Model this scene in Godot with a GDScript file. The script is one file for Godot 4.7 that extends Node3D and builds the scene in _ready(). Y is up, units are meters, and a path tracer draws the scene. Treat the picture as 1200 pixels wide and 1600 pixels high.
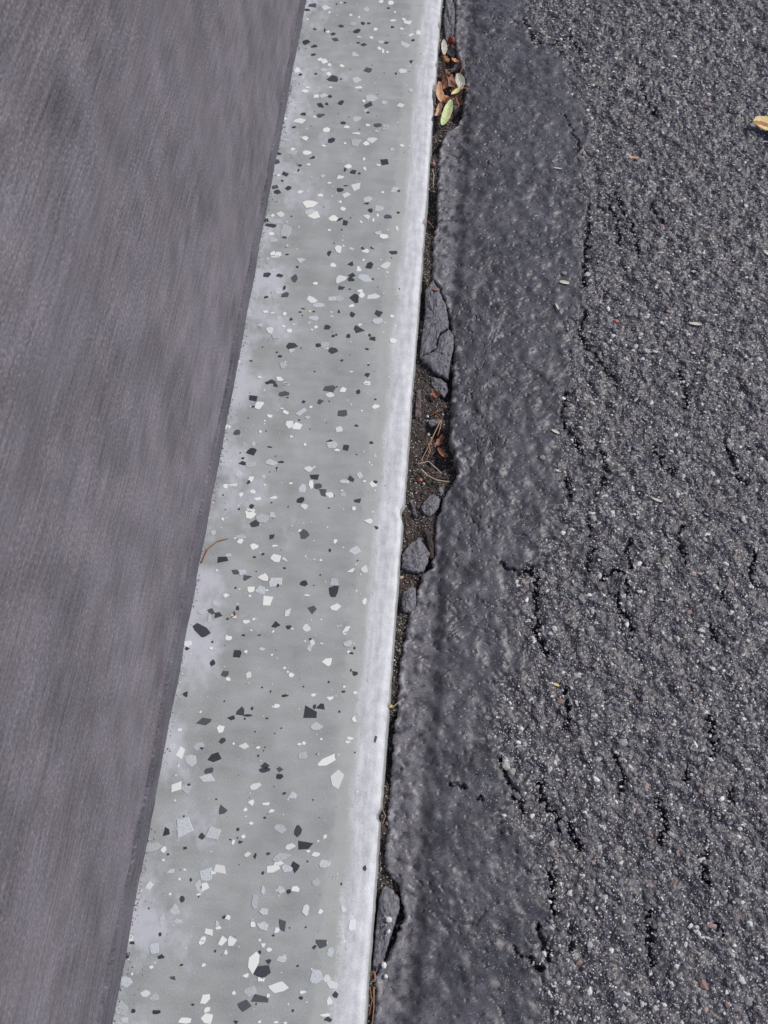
extends Node3D
# A terrazzo kerb between a dark trowelled wall and the edge of an asphalt road.
# Units are metres; x runs from the wall to the road, -z along the kerb away from the camera.
# The outlines below are whole millimetres (chips: x mm, z mm, length and width in tenths of mm, turn in degrees, tone).

const CHIPS: Array[int] = [
	-141, 123, 122, 227, 4, 1, -107, 146, 226, 100, 13, 1, -122, 1, 239, 104, 18, 2, -77, -122, 246, 92, 32, 1, -280, -289, 267, 140, -25, 0, -62, -100, 156, 218, -14, 1, -291, 3, 223, 113, 5, 2, -257, -25, 203, 205, 29, 2,
	-128, 159, 194, 83, 5, 0, -236, -88, 213, 105, 5, 2, -281, -1083, 289, 104, 4, 2, -216, 29, 163, 177, -40, 2, -220, -1132, 281, 180, 5, 1, -128, 130, 178, 151, -21, 0, -293, 182, 142, 146, 4, 2, -93, -15, 184, 97, 4, 0,
	-216, -20, 185, 146, 4, 2, -253, -161, 192, 94, 5, 0, -150, 56, 66, 155, 5, 2, -62, 131, 155, 139, 5, 2, -263, 85, 53, 148, 5, 2, -230, -115, 178, 121, 4, 0, -257, -1061, 180, 316, 4, 2, -100, -961, 232, 170, 5, 2,
	-224, 44, 93, 148, 4, 2, -131, 16, 160, 90, 5, 1, -216, -474, 192, 149, 5, 2, -107, -186, 172, 158, 5, 0, -96, -167, 171, 104, 4, 2, -145, 168, 140, 98, 27, 0, -215, 189, 147, 58, 5, 1, -176, -894, 216, 100, 5, 2,
	-138, -720, 205, 128, 5, 0, -182, -371, 180, 138, 4, 2, -141, 153, 143, 108, 5, 2, -293, 155, 144, 110, 5, 2, -262, -108, 147, 151, 5, 2, -268, -1356, 234, 149, 4, 1, -81, -921, 206, 115, 4, 1, -216, -573, 185, 117, 5, 2,
	-105, -31, 95, 140, 4, 0, -200, 22, 149, 105, 4, 1, -129, -32, 152, 109, 4, 2, -113, 14, 149, 90, 5, 2, -111, 79, 77, 125, 4, 0, -68, -432, 172, 137, 4, 2, -212, -802, 194, 135, 5, 0, -144, -957, 212, 144, 36, 1,
	-103, 12, 105, 130, 4, 0, -215, -1488, 228, 198, 4, 0, -84, 60, 83, 122, 4, 1, -189, 185, 130, 101, 5, 1, -249, 72, 125, 122, 5, 2, -136, 82, 136, 99, 5, 2, -254, -127, 148, 102, 5, 2, -160, -104, 145, 72, 4, 0,
	-169, -82, 140, 78, 24, 1, -66, 5, 138, 91, 4, 2, -287, -1073, 198, 104, 5, 0, -180, -671, 175, 149, 5, 2, -236, -479, 164, 137, 5, 1, -88, -340, 156, 106, 4, 1, -60, 96, 129, 92, 5, 0, -300, 128, 117, 67, 33, 0,
	-24, 72, 83, 115, 4, 1, -42, 138, 126, 89, 5, 1, -47, 170, 124, 34, 5, 1, -267, 117, 117, 113, 4, 2, -116, -1312, 205, 153, 4, 1, -210, -1103, 199, 159, 31, 1, -99, -847, 179, 159, 4, 0, -64, -993, 194, 132, 30, 1,
	-122, -613, 167, 119, 5, 2, -275, -73, 126, 131, 4, 1, -113, -12, 129, 64, 28, 1, -93, -364, 141, 159, 5, 0, -282, -318, 150, 84, 5, 2, -72, -1607, 229, 152, -25, 2, -272, -1265, 197, 106, 4, 2, -69, -867, 175, 126, 4, 2,
	-213, -704, 167, 102, 4, 0, -251, -590, 161, 130, 5, 0, -261, -71, 126, 125, 5, 2, -148, -453, 151, 152, 5, 0, -266, -401, 149, 95, 4, 0, -202, -378, 147, 116, 4, 1, -193, -132, 128, 73, 24, 1, -277, -117, 98, 122, -23, 1,
	-131, -1435, 223, 215, 45, 2, -135, -1185, 193, 164, 31, 1, -147, -1302, 192, 197, 5, 2, -189, -904, 180, 125, -20, 1, -272, -528, 152, 57, 4, 1, -96, -548, 153, 68, 4, 2, -187, -410, 143, 124, 4, 1, -157, -326, 137, 84, 42, 1,
	-183, 102, 105, 103, 5, 1, -171, 101, 105, 103, 4, 1, -268, 165, 114, 69, 5, 1, -48, 104, 82, 102, 4, 2, -125, 9, 122, 50, 5, 1, -163, -1487, 194, 168, 4, 2, -172, -1100, 175, 137, 5, 1, -140, -798, 160, 128, 5, 0,
	-155, -566, 149, 98, 4, 1, -92, -257, 132, 111, 4, 1, -227, -465, 141, 123, 4, 0, -271, -319, 134, 95, 4, 0, -189, -342, 135, 141, 5, 1, -69, -308, 132, 71, 20, 1, -245, -441, 140, 85, 4, 2, -203, -358, 135, 131, 4, 2,
	-271, -310, 37, 139, 5, 2, -218, -1113, 170, 138, 5, 2, -115, -914, 160, 201, 5, 0, -182, -864, 158, 105, 4, 2, -111, -674, 149, 118, 5, 0, -183, -644, 147, 134, 5, 1, -249, -567, 144, 117, 5, 2, -209, -50, 108, 118, 34, 0,
	-194, 165, 108, 93, 5, 1, -107, 115, 110, 81, 4, 2, -256, 168, 108, 79, 5, 2, -222, -259, 124, 121, 25, 0, -204, -177, 118, 116, 40, 0, -227, -1434, 179, 145, 4, 2, -242, -1268, 171, 115, 4, 1, -151, -1329, 174, 64, 5, 1,
	-268, -999, 159, 69, 4, 1, -220, -993, 158, 114, 4, 2, -294, -906, 155, 145, 5, 2, -251, -921, 155, 182, 4, 2, -144, -552, 138, 86, 4, 0, -117, -522, 136, 95, 5, 1, -235, -97, 116, 78, 5, 0, -277, -17, 79, 104, 4, 0,
	-216, 44, 109, 99, 4, 1, -141, 42, 44, 98, 4, 2, -94, -194, 118, 80, 5, 0, -160, -109, 115, 90, 5, 0, -65, -287, 123, 97, 5, 2, -293, -123, 116, 92, 4, 2, -43, 155, 68, 88, 5, 1, -122, -333, 123, 123, 5, 0,
	-172, -307, 122, 93, 5, 0, -132, -1414, 186, 109, 39, 0, -108, -1356, 168, 111, 4, 0, -111, -1154, 159, 132, 5, 2, -87, -1132, 158, 155, 5, 2, -239, -912, 149, 109, 17, 0, -155, -809, 144, 122, 4, 2, -118, -75, 109, 86, 5, 2,
	-118, 40, 104, 93, 5, 2, -193, -174, 113, 32, 4, 0, -110, -127, 110, 91, 4, 2, -143, -1520, 169, 151, 5, 0, -87, -1254, 157, 157, 4, 0, -53, -1025, 148, 77, 5, 0, -153, -1161, 154, 141, 5, 1, -73, -1063, 149, 117, 5, 1,
	-236, -727, 135, 77, 4, 0, -153, -910, 143, 93, 4, 2, -244, -821, 139, 116, 5, 2, -251, -678, 133, 144, 4, 1, -136, -708, 134, 101, 4, 1, -148, -538, 66, 142, 4, 1, -237, -486, 125, 61, 5, 1, -224, -375, 120, 87, 5, 0,
	-222, -426, 122, 102, 4, 1, -52, -482, 124, 86, 5, 1, -94, -379, 120, 109, 5, 2, -234, -383, 120, 87, 5, 2, -43, 174, 96, 57, 5, 0, -137, 66, 101, 74, 4, 2, -228, -153, 101, 99, 46, 1, -296, -268, 111, 86, 4, 1,
	-285, -1723, 171, 145, 5, 0, -283, -1598, 166, 158, 4, 0, -69, -1681, 169, 130, 4, 1, -70, -1523, 162, 140, 4, 1, -152, -1370, 156, 158, 5, 2, -68, -884, 136, 141, 4, 0, -140, -911, 137, 137, 5, 2, -263, -691, 129, 114, 4, 0,
	-49, -547, 122, 108, 4, 1, -161, -531, 106, 136, 4, 2, -152, -61, 102, 37, 4, 1, -79, -5, 100, 56, 5, 1, -287, 48, 76, 89, 5, 1, -100, 37, 98, 64, 4, 1, -75, 28, 98, 84, 4, 2, -244, -383, 115, 70, 4, 0,
	-139, -373, 114, 86, 4, 0, -71, -399, 115, 58, 4, 1, -127, -305, 111, 109, 4, 1, -250, 183, 91, 39, 5, 0, -202, 94, 94, 78, 5, 1, -49, 132, 92, 79, 5, 1, -178, -1644, 160, 139, 4, 0, -157, -1465, 153, 78, 4, 1,
	-67, -1418, 151, 133, 5, 1, -160, -1098, 144, 47, 31, 0, -155, -1025, 118, 177, 5, 1, -62, -1182, 142, 134, 4, 2, -94, -992, 135, 150, 4, 0, -278, -955, 140, 123, 42, 0, -227, -951, 122, 170, 4, 0, -124, -966, 134, 111, 5, 0,
	-76, -737, 124, 64, 4, 1, -128, -525, 111, 129, 4, 0, -57, -691, 123, 87, 4, 1, -196, -645, 121, 135, 5, 1, -235, -229, 104, 83, 4, 0, -216, -169, 102, 63, 5, 0, -258, -314, 107, 89, 4, 0, -51, -403, 99, 117, 4, 1,
	-243, 85, 89, 47, 4, 2, -288, 194, 85, 53, 5, 2, -226, -1374, 143, 112, 4, 0, -268, -1445, 146, 97, 4, 1, -123, -1611, 152, 105, 5, 2, -290, -1403, 145, 124, 4, 2, -93, -1355, 142, 110, 5, 2, -286, -1159, 136, 117, 5, 0,
	-69, -1113, 133, 97, 4, 0, -158, -1237, 138, 121, 4, 1, -169, -1207, 137, 94, 4, 1, -110, -1108, 133, 121, 5, 1, -258, -1215, 138, 120, 4, 2, -254, -955, 128, 89, 5, 0, -222, -761, 120, 132, 4, 2, -212, -725, 119, 52, 5, 2,
	-86, -554, 112, 109, 4, 0, -136, -536, 112, 96, 5, 0, -161, -510, 111, 100, 5, 0, -75, -734, 119, 45, 5, 1, -154, -499, 110, 94, 4, 1, -265, -549, 113, 127, 5, 2, -223, -137, 95, 77, 4, 0, -201, -230, 71, 99, 4, 1,
	-48, -154, 95, 41, 4, 1, -263, 29, 88, 45, 5, 2, -222, -1612, 145, 116, 4, 0, -231, -1405, 138, 133, 4, 0, -102, -1685, 148, 76, 5, 1, -299, -1238, 132, 122, 5, 0, -211, -1335, 136, 128, 4, 1, -104, -1025, 124, 100, 4, 1,
	-280, -624, 110, 103, 4, 0, -262, -568, 108, 76, 4, 0, -72, -516, 106, 72, 4, 0, -114, -643, 110, 109, 5, 1, -229, -507, 106, 56, 5, 1, -242, 60, 66, 75, 5, 0, -237, 146, 80, 45, -29, 0, -304, 189, 79, 63, 4, 0,
	-37, 148, 69, 68, 4, 0, -36, 55, 65, 74, 5, 1, -129, 139, 81, 50, 4, 1, -193, 84, 41, 73, 4, 2, -172, -408, 105, 39, -36, 1, -217, -357, 98, 86, 5, 1, -216, -307, 96, 55, 4, 1, -265, -332, 97, 84, 4, 2,
	-145, -205, 92, 38, 5, 0, -13, -156, 42, 87, 4, 0, -116, -284, 72, 97, 4, 1, -82, -206, 92, 54, 4, 1, -119, -276, 72, 96, 4, 2, -187, -269, 94, 51, 4, 2, -265, -1587, 138, 84, 4, 0, -159, -1600, 138, 105, 5, 0,
	-255, -1718, 157, 138, 41, 1, -237, -1540, 136, 153, 5, 1, -188, -1667, 140, 119, 4, 2, -174, -1568, 137, 144, 4, 2, -197, -1306, 128, 135, 5, 0, -277, -1207, 125, 129, 4, 0, -292, -1171, 124, 109, 5, 0, -166, -1173, 123, 100, 4, 0,
	-242, -1162, 123, 92, 5, 1, -272, -1102, 124, 128, 31, 1, -93, -1347, 129, 92, 4, 2, -85, -1071, 120, 94, 4, 2, -277, -1038, 119, 94, 5, 2, -124, -957, 116, 89, 5, 0, -139, -936, 115, 80, 5, 0, -256, -832, 112, 131, 4, 1,
	-38, -827, 111, 102, 5, 1, -211, -792, 110, 87, 5, 2, -150, -693, 107, 94, 5, 0, -299, -633, 117, 94, -37, 1, -204, -511, 101, 50, 4, 1, -72, -561, 97, 115, 4, 2, -95, -525, 101, 73, 4, 2, -211, -723, 108, 51, 4, 2,
	-139, -106, 87, 66, 4, 0, -138, -97, 87, 66, 5, 0, -230, -15, 84, 78, 5, 0, -167, 2, 83, 61, 5, 1]

const SMALL_CHIPS: Array[int] = [
	-277, 5, 67, 77, 4, 1, -252, -345, 92, 68, 5, 1, -238, -281, 90, 65, 5, 1, -46, -352, 59, 96, 5, 1, -201, -481, 96, 93, 4, 2, -155, -190, 86, 53, 5, 1, -77, 149, 74, 34, 5, 1, -298, 108, 41, 68, 4, 1,
	-190, -1416, 125, 134, 4, 0, -291, -1508, 128, 161, 4, 1, -267, -1170, 117, 118, 5, 0, -251, -1307, 122, 118, 4, 1, -128, -1303, 121, 126, 5, 1, -287, -1299, 122, 63, 4, 2, -155, -847, 107, 90, 4, 0, -75, -828, 106, 82, 4, 0,
	-127, -620, 99, 48, 5, 0, -99, -609, 99, 107, 5, 0, -115, -720, 102, 96, 4, 1, -157, 3, 39, 71, 5, 0, -172, -61, 74, 75, 4, 1, -143, -53, 79, 42, 5, 1, -245, -433, 89, 78, 4, 1, -190, -430, 89, 30, 5, 1,
	-133, -355, 86, 28, 5, 1, -45, -181, 70, 79, 4, 1, -295, -1707, 128, 78, 4, 0, -171, -1346, 116, 74, 5, 1, -164, -1719, 128, 155, 4, 2, -136, -1396, 118, 94, 4, 2, -298, -1261, 114, 71, 5, 0, -113, -1142, 110, 49, 5, 0,
	-298, -1085, 109, 96, 5, 0, -129, -993, 105, 106, 4, 0, -166, -807, 100, 81, 5, 0, -160, -987, 105, 90, 4, 1, -102, -922, 103, 116, 4, 1, -268, -872, 102, 57, 4, 1, -225, -733, 98, 84, 5, 1, -299, -871, 102, 113, 5, 2,
	-201, -575, 93, 35, 5, 0, -113, -604, 93, 41, 5, 1, -123, 120, 70, 56, 5, 0, -209, 106, 70, 52, 5, 1, -191, 88, 71, 42, 5, 1, -190, 176, 68, 58, 5, 1, -149, 137, 69, 45, 5, 1, -14, 6, 50, 65, 4, 0,
	-222, 53, 71, 29, 5, 1, -153, -304, 80, 55, 5, 0, -259, -409, 83, 48, 5, 2, -289, -444, 73, 92, 5, 2, -263, -1559, 116, 72, 5, 0, -111, -1746, 121, 146, 4, 1, -235, -1511, 129, 141, 46, 2, -101, -1424, 112, 115, 5, 2,
	-145, -1223, 123, 109, 54, 0, -203, -1157, 104, 75, 5, 1, -156, -1125, 103, 106, 5, 1, -264, -1004, 100, 115, 5, 1, -131, -1028, 101, 77, 4, 2, -114, -878, 91, 120, 5, 0, -77, -752, 92, 84, 5, 0, -274, -842, 96, 76, 4, 2,
	-206, -668, 97, 59, -29, 1, -244, -540, 87, 97, 5, 1, -282, -525, 86, 85, 4, 1, -238, -519, 86, 73, 5, 1, -255, -243, 74, 70, 47, 0, -286, -196, 65, 76, 4, 0, -140, -235, 77, 66, 4, 1, -257, 125, 64, 51, 4, 0,
	-65, 60, 65, 58, 5, 1, -208, 102, 64, 52, 4, 1, -177, 114, 41, 56, 4, 1, -181, 76, 59, 58, 4, 1, -148, 81, 59, 58, 4, 1, -124, 107, 64, 46, 5, 1, -117, 85, 65, 57, 4, 1, -214, -1658, 112, 86, 4, 0,
	-263, -1376, 104, 84, 4, 0, -59, -1640, 111, 106, 4, 1, -248, -1545, 109, 92, 5, 1, -242, -1431, 106, 106, 4, 1, -104, -1125, 97, 97, 5, 0, -148, -1091, 90, 128, 4, 0, -257, -1046, 95, 55, 4, 0, -170, -1014, 77, 122, 5, 0,
	-274, -1005, 88, 123, 4, 1, -106, -931, 92, 73, 5, 1, -118, -897, 91, 71, 5, 1, -242, -860, 90, 98, 4, 2, -168, -661, 85, 62, 4, 2, -208, 27, 66, 40, 4, 1, -188, -11, 39, 62, 5, 1, -50, -244, 71, 66, 4, 0,
	-111, -1610, 111, 81, 33, 0, -179, -1357, 97, 74, 4, 0, -134, -1749, 107, 112, 4, 1, -199, -1529, 102, 91, 5, 1, -299, -1359, 98, 121, 4, 1, -128, -1355, 97, 65, 4, 1, -171, -1625, 104, 85, 4, 2, -303, -1209, 69, 129, 4, 1,
	-283, -1053, 90, 79, 4, 1, -112, -982, 82, 112, 4, 1, -188, -942, 87, 59, 4, 1, -221, -834, 84, 76, 5, 1, -256, -870, 85, 35, 4, 1, -258, -734, 81, 45, 4, 1, -236, -493, 75, 72, 5, 0, -231, -659, 79, 62, 5, 1,
	-197, -444, 73, 79, 5, 0, -236, -314, 69, 50, 4, 1, -68, 100, 58, 46, 5, 0, -295, 113, 58, 31, 4, 0, -118, 156, 40, 49, 5, 1, -105, 182, 56, 24, 4, 1, -108, 41, 60, 54, 5, 0, -102, -193, 43, 64, 5, 0,
	-58, -273, 66, 34, 4, 0, -295, -261, 67, 51, 5, 0, -105, -209, 65, 38, 4, 1, -51, -149, 63, 36, 4, 1, -228, -1630, 97, 85, 5, 0, -224, -1501, 94, 120, 5, 1, -264, -1456, 93, 49, 5, 1, -49, -1464, 93, 97, 5, 2,
	-156, -1185, 87, 34, 4, 0, -271, -1275, 89, 71, 4, 1, -211, -1290, 89, 54, 4, 1, -98, -1245, 88, 61, 4, 1, -202, -884, 80, 28, 4, 0, -44, -880, 79, 77, 5, 1, -57, -843, 78, 48, 4, 2, -222, -601, 73, 30, 4, 0,
	-256, -512, 66, 79, 5, 1, -225, -547, 72, 63, 5, 2, -232, -327, 48, 67, 4, 0, -99, -444, 56, 72, 4, 1, -140, -1, 55, 36, 5, 0, -176, -19, 56, 47, 4, 1, -69, -27, 39, 52, 4, 1, -229, -222, 60, 49, 5, 1,
	-117, -141, 58, 31, 5, 1, -173, -132, 58, 36, 4, 1, -153, 186, 51, 38, 5, 0, -135, 111, 35, 46, 5, 0, -278, 184, 51, 39, 4, 0, -132, 103, 53, 41, 4, 1, -160, 156, 46, 44, 4, 1, -202, 130, 52, 35, 5, 1,
	-167, -1670, 91, 108, 5, 0, -214, -1433, 86, 77, 5, 0, -277, -1337, 84, 55, 5, 0, -78, -1691, 92, 98, 4, 1, -44, -1649, 91, 139, 5, 1, -116, -1583, 48, 135, 5, 1, -228, -1255, 82, 61, 5, 0, -252, -1232, 82, 52, 5, 0,
	-92, -1032, 33, 92, 52, 0, -56, -1302, 83, 71, 5, 1, -235, -1236, 82, 61, 5, 1, -96, -1102, 42, 104, 4, 1, -50, -1085, 42, 103, 5, 1, -75, -1290, 83, 80, 4, 2, -204, -1207, 81, 85, 4, 2, -242, -928, 46, 95, 4, 0,
	-272, -904, 74, 50, 24, 0, -230, -779, 72, 47, 5, 0, -244, -724, 70, 58, 5, 0, -152, -803, 72, 47, 5, 1, -150, -871, 73, 42, 5, 2, -229, -720, 70, 58, 4, 0, -89, -718, 65, 83, 5, 0, -86, -652, 68, 43, 4, 0,
	-46, -551, 66, 51, 5, 0, -250, -605, 52, 78, 4, 2, -38, -472, 62, 55, 4, 0, -64, -217, 54, 32, 5, 0, -250, -125, 53, 36, 4, 0, -111, -143, 48, 51, 5, 1, -47, -217, 54, 43, 4, 1, -285, -147, 53, 36, 5, 1,
	-270, -1643, 84, 64, 5, 0, -248, -1640, 42, 129, 4, 0, -171, -1605, 83, 42, 4, 0, -53, -1552, 82, 102, 4, 0, -284, -1495, 81, 70, 4, 0, -124, -1591, 83, 104, 5, 1, -216, -1460, 80, 49, 5, 1, -143, -1424, 79, 77, 5, 1,
	-239, -1370, 78, 65, 5, 1, -253, -1217, 44, 103, 5, 0, -110, -1031, 71, 77, 5, 0, -247, -1005, 71, 46, 5, 0, -54, -1179, 74, 58, 4, 0, -189, -1190, 74, 42, 4, 1, -109, -1339, 77, 64, 5, 2, -117, -831, 67, 82, 4, 0,
	-234, -870, 68, 78, 4, 1, -176, -845, 57, 76, -40, 1, -299, -763, 66, 53, 4, 1, -178, -691, 64, 57, 5, 0, -247, -535, 56, 68, 4, 0, -50, -599, 57, 71, 4, 2, -178, -12, 50, 36, 4, 0, -129, -76, 51, 32, 4, 0,
	-249, 1, 50, 36, 4, 0, -235, 37, 33, 45, 5, 0, -178, -52, 51, 48, 4, 1, -168, -36, 51, 37, 4, 1, -89, -8, 50, 31, 4, 1, -78, 155, 46, 34, 4, 0, -262, 101, 38, 45, 33, 0, -266, 137, 46, 35, 4, 1,
	-106, -429, 39, 60, 5, 0, -177, -367, 38, 57, 5, 0, -194, -289, 53, 22, 4, 0, -154, -1671, 77, 65, 5, 0, -54, -1623, 76, 95, 5, 0, -81, -1659, 77, 64, 5, 1, -138, -1653, 77, 97, 4, 1, -241, -1636, 77, 85, 5, 1,
	-145, -1624, 76, 74, 4, 1, -226, -1530, 75, 91, 4, 1, -124, -1233, 56, 95, 4, 1, -290, -1202, 69, 60, 4, 1, -287, -1098, 67, 73, 4, 1, -139, -883, 45, 78, 4, 0, -99, -856, 62, 49, 5, 1, -59, -622, 57, 48, 5, 0,
	-76, -502, 55, 61, 4, 1, -180, -538, 56, 34, 5, 1, -213, -675, 59, 25, 4, 1, -189, -184, 32, 48, 4, 0, -210, -263, 50, 51, 4, 1, -261, -264, 50, 40, 4, 1, -62, -274, 50, 45, 5, 1, -259, -77, 46, 33, 5, 0,
	-186, 76, 41, 37, 4, 0, -94, 182, 39, 29, 5, 1, -125, 183, 39, 29, 4, 1, -219, -409, 50, 30, 5, 0, -217, -287, 48, 27, 4, 0, -244, -310, 48, 28, 5, 0, -206, -312, 48, 39, 5, 1, -156, -458, 50, 43, 5, 1,
	-115, -1727, 71, 56, 5, 0, -101, -1663, 70, 65, 4, 0, -218, -1410, 66, 86, 4, 0, -131, -1391, 65, 47, 4, 0, -196, -1697, 71, 66, 4, 1, -301, -1274, 64, 62, 5, 0, -162, -1227, 44, 86, 5, 0, -50, -1124, 61, 57, 5, 0,
	-128, -1259, 50, 88, 5, 1, -119, -1095, 60, 64, 4, 1, -221, -859, 56, 63, 4, 0, -123, -779, 55, 40, 5, 0, -207, -876, 57, 28, 4, 0, -85, -960, 58, 37, 5, 0, -232, -843, 56, 49, 4, 1, -105, -757, 54, 26, 5, 1,
	-166, -610, 42, 60, 5, 1, -151, -244, 44, 33, 5, 1, -63, -224, 44, 33, 4, 1, -184, -27, 39, 37, 5, 0, -144, 22, 33, 35, 4, 0, -245, 26, 39, 25, 5, 1, -207, -415, 44, 36, 4, 0, -119, -289, 42, 32, 5, 0,
	-217, -347, 43, 34, 5, 1, -175, -296, 42, 44, 4, 1, -193, -358, 43, 29, 4, 1, -118, -412, 44, 35, 4, 1, -278, -468, 39, 50, 4, 1, -251, -1499, 61, 50, 5, 0, -170, -1300, 57, 54, 4, 1, -163, -1143, 55, 66, 5, 1,
	-89, -1114, 42, 73, 4, 1, -143, -829, 50, 48, 5, 0, -80, -835, 50, 62, 5, 0, -77, -773, 49, 33, 4, 0, -81, -806, 50, 40, 4, 0, -206, -563, 31, 52, 4, 0, -261, -675, 48, 31, 4, 0, -263, -577, 46, 35, 4, 0,
	-190, -623, 47, 42, 5, 1, -64, -551, 46, 34, 5, 1, -165, -682, 48, 44, 4, 1, -121, 91, 35, 26, 4, 0, -208, 172, 34, 24, 5, 0, -229, 132, 35, 25, 5, 0, -288, 146, 29, 30, 5, 1, -56, -248, 27, 39, 4, 0,
	-166, -172, 37, 26, 4, 0, -54, -281, 28, 40, 5, 0, -88, -150, 37, 31, 4, 1, -102, -284, 39, 28, 5, 1, -213, -1738, 57, 56, 5, 0, -197, -1488, 54, 40, 5, 0, -244, -1702, 57, 66, 5, 1, -178, -1691, 56, 66, 5, 1,
	-106, -1580, 55, 62, 5, 1, -133, -1220, 50, 51, 4, 0, -281, -1188, 50, 59, 4, 0, -84, -1174, 49, 58, 4, 1, -146, -1034, 47, 39, 5, 1, -176, -1070, 48, 47, 4, 1, -225, -977, 47, 53, 4, 0, -183, -879, 45, 35, 4, 0,
	-124, -934, 46, 36, 4, 0, -278, -766, 44, 33, 4, 0, -106, -1003, 47, 45, 5, 1, -206, -697, 43, 25, 4, 0, -221, -532, 41, 28, 5, 1, -98, -532, 41, 28, 4, 1, -242, -628, 42, 49, 5, 1, -151, -44, 34, 26, 5, 0,
	-275, 17, 33, 30, 5, 1, -273, -383, 38, 35, 5, 1, -83, -1513, 47, 70, 4, 0, -222, -1737, 50, 56, 4, 1, -100, -1714, 50, 55, 5, 1, -290, -1675, 49, 55, 4, 1, -249, -1027, 42, 39, 5, 1, -138, -832, 39, 41, 5, 0,
	-236, -787, 39, 34, 5, 0, -60, -978, 41, 37, 4, 1, -182, -839, 39, 34, 5, 1, -181, -655, 37, 31, 4, 0, -59, -705, 37, 32, 5, 0, -255, -487, 35, 33, 4, 0, -206, -502, 27, 36, -37, 0, -80, -681, 37, 31, 5, 1,
	-270, 10, 28, 26, 4, 0, -179, -214, 27, 22, 5, 0, -231, -1732, 43, 56, 4, 0, -251, -1099, 36, 40, 5, 0, -190, -879, 34, 35, 4, 1, -152, -880, 34, 28, 4, 1, -115, -500, 30, 28, 5, 0, -240, -358, 27, 29, 4, 0,
	-170, -395, 27, 23, 4, 0, -62, -416, 28, 24, 5, 0, -90, -71, 23, 21, 5, 0, -153, -1073, 30, 40, 5, 0, -284, -509, 25, 28, 4, 0, -81, -598, 26, 24, 5, 0]

const EDGE: Array[int] = [
	-1880, 34, -1786, 34, -1654, 37, -1602, 46, -1571, 55, -1511, 66, -1414, 61, -1385, 49, -1364, 29, -1318, 21, -1264, 20, -1213, 20, -1179, 24, -1146, 25, -1121, 25, -1081, 20, -1034, 21, -981, 25, -973, 34, -931, 50, -875, 63, -827, 71, -807, 68, -767, 69,
	-703, 70, -641, 69, -629, 75, -583, 85, -559, 76, -541, 66, -512, 58, -479, 53, -446, 55, -420, 52, -407, 37, -382, 32, -357, 31, -341, 24, -302, 17, -254, 13, -208, 14, -164, 12, -121, 13, -80, 11, -40, 12, -5, 10, 6, 16, 24, 31,
	46, 41, 71, 39, 93, 31, 115, 18, 126, 10, 177, 11, 209, 10]

const LIP: Array[int] = [
	-1883, 73, -1789, 70, -1199, 69, -754, 70, -405, 67, -125, 64, 105, 59, 205, 58]

const ROUGH: Array[int] = [
	-1891, 181, -1799, 189, -1667, 203, -1589, 285, -1396, 314, -1135, 306, -936, 289, -769, 263, -643, 255, -527, 248, -438, 222, -398, 174, -315, 184, -283, 203, -251, 148, -175, 154, -93, 177, -29, 178, 20, 219, 92, 223, 160, 218, 193, 218]

const PIECE_A: Array[int] = [
	11, -1801, 25, -1802, 33, -1757, 34, -1702, 31, -1654, 26, -1640, 17, -1653, 9, -1722]

const PIECE_B1: Array[int] = [
	24, -981, 41, -945, 50, -922, 57, -884, 56, -874, 42, -862, 38, -848, 38, -827, 10, -808, 11, -859, 14, -902, 11, -953]

const PIECE_B2: Array[int] = [
	11, -806, 39, -824, 40, -845, 44, -859, 58, -872, 66, -857, 68, -834, 63, -798, 61, -768, 50, -772, 41, -775, 27, -790]

const PIECE_B3: Array[int] = [
	30, -775, 50, -770, 61, -762, 62, -745, 56, -734, 47, -739, 35, -753]

const PIECE_C: Array[int] = [
	4, -437, 15, -455, 29, -469, 39, -455, 47, -442, 44, -426, 39, -413, 30, -409, 16, -411, 6, -417]

const PIECE_D: Array[int] = [
	10, -376, 19, -385, 29, -385, 31, -368, 30, -353, 22, -345, 14, -346, 9, -361]

const PIECE_E: Array[int] = [
	11, 29, 18, 25, 26, 30, 34, 39, 35, 50, 30, 68, 23, 94, 17, 116, 11, 123, 6, 116, 6, 88, 7, 59, 8, 37]

const PIECE_F: Array[int] = [
	28, -522, 35, -536, 48, -549, 59, -538, 57, -525, 50, -513, 44, -507, 34, -511]

const PIECE_G: Array[int] = [
	55, -562, 64, -565, 66, -554, 60, -545, 54, -549]

const PIECE_H: Array[int] = [
	30, -684, 43, -690, 54, -687, 50, -678, 37, -672]

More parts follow.
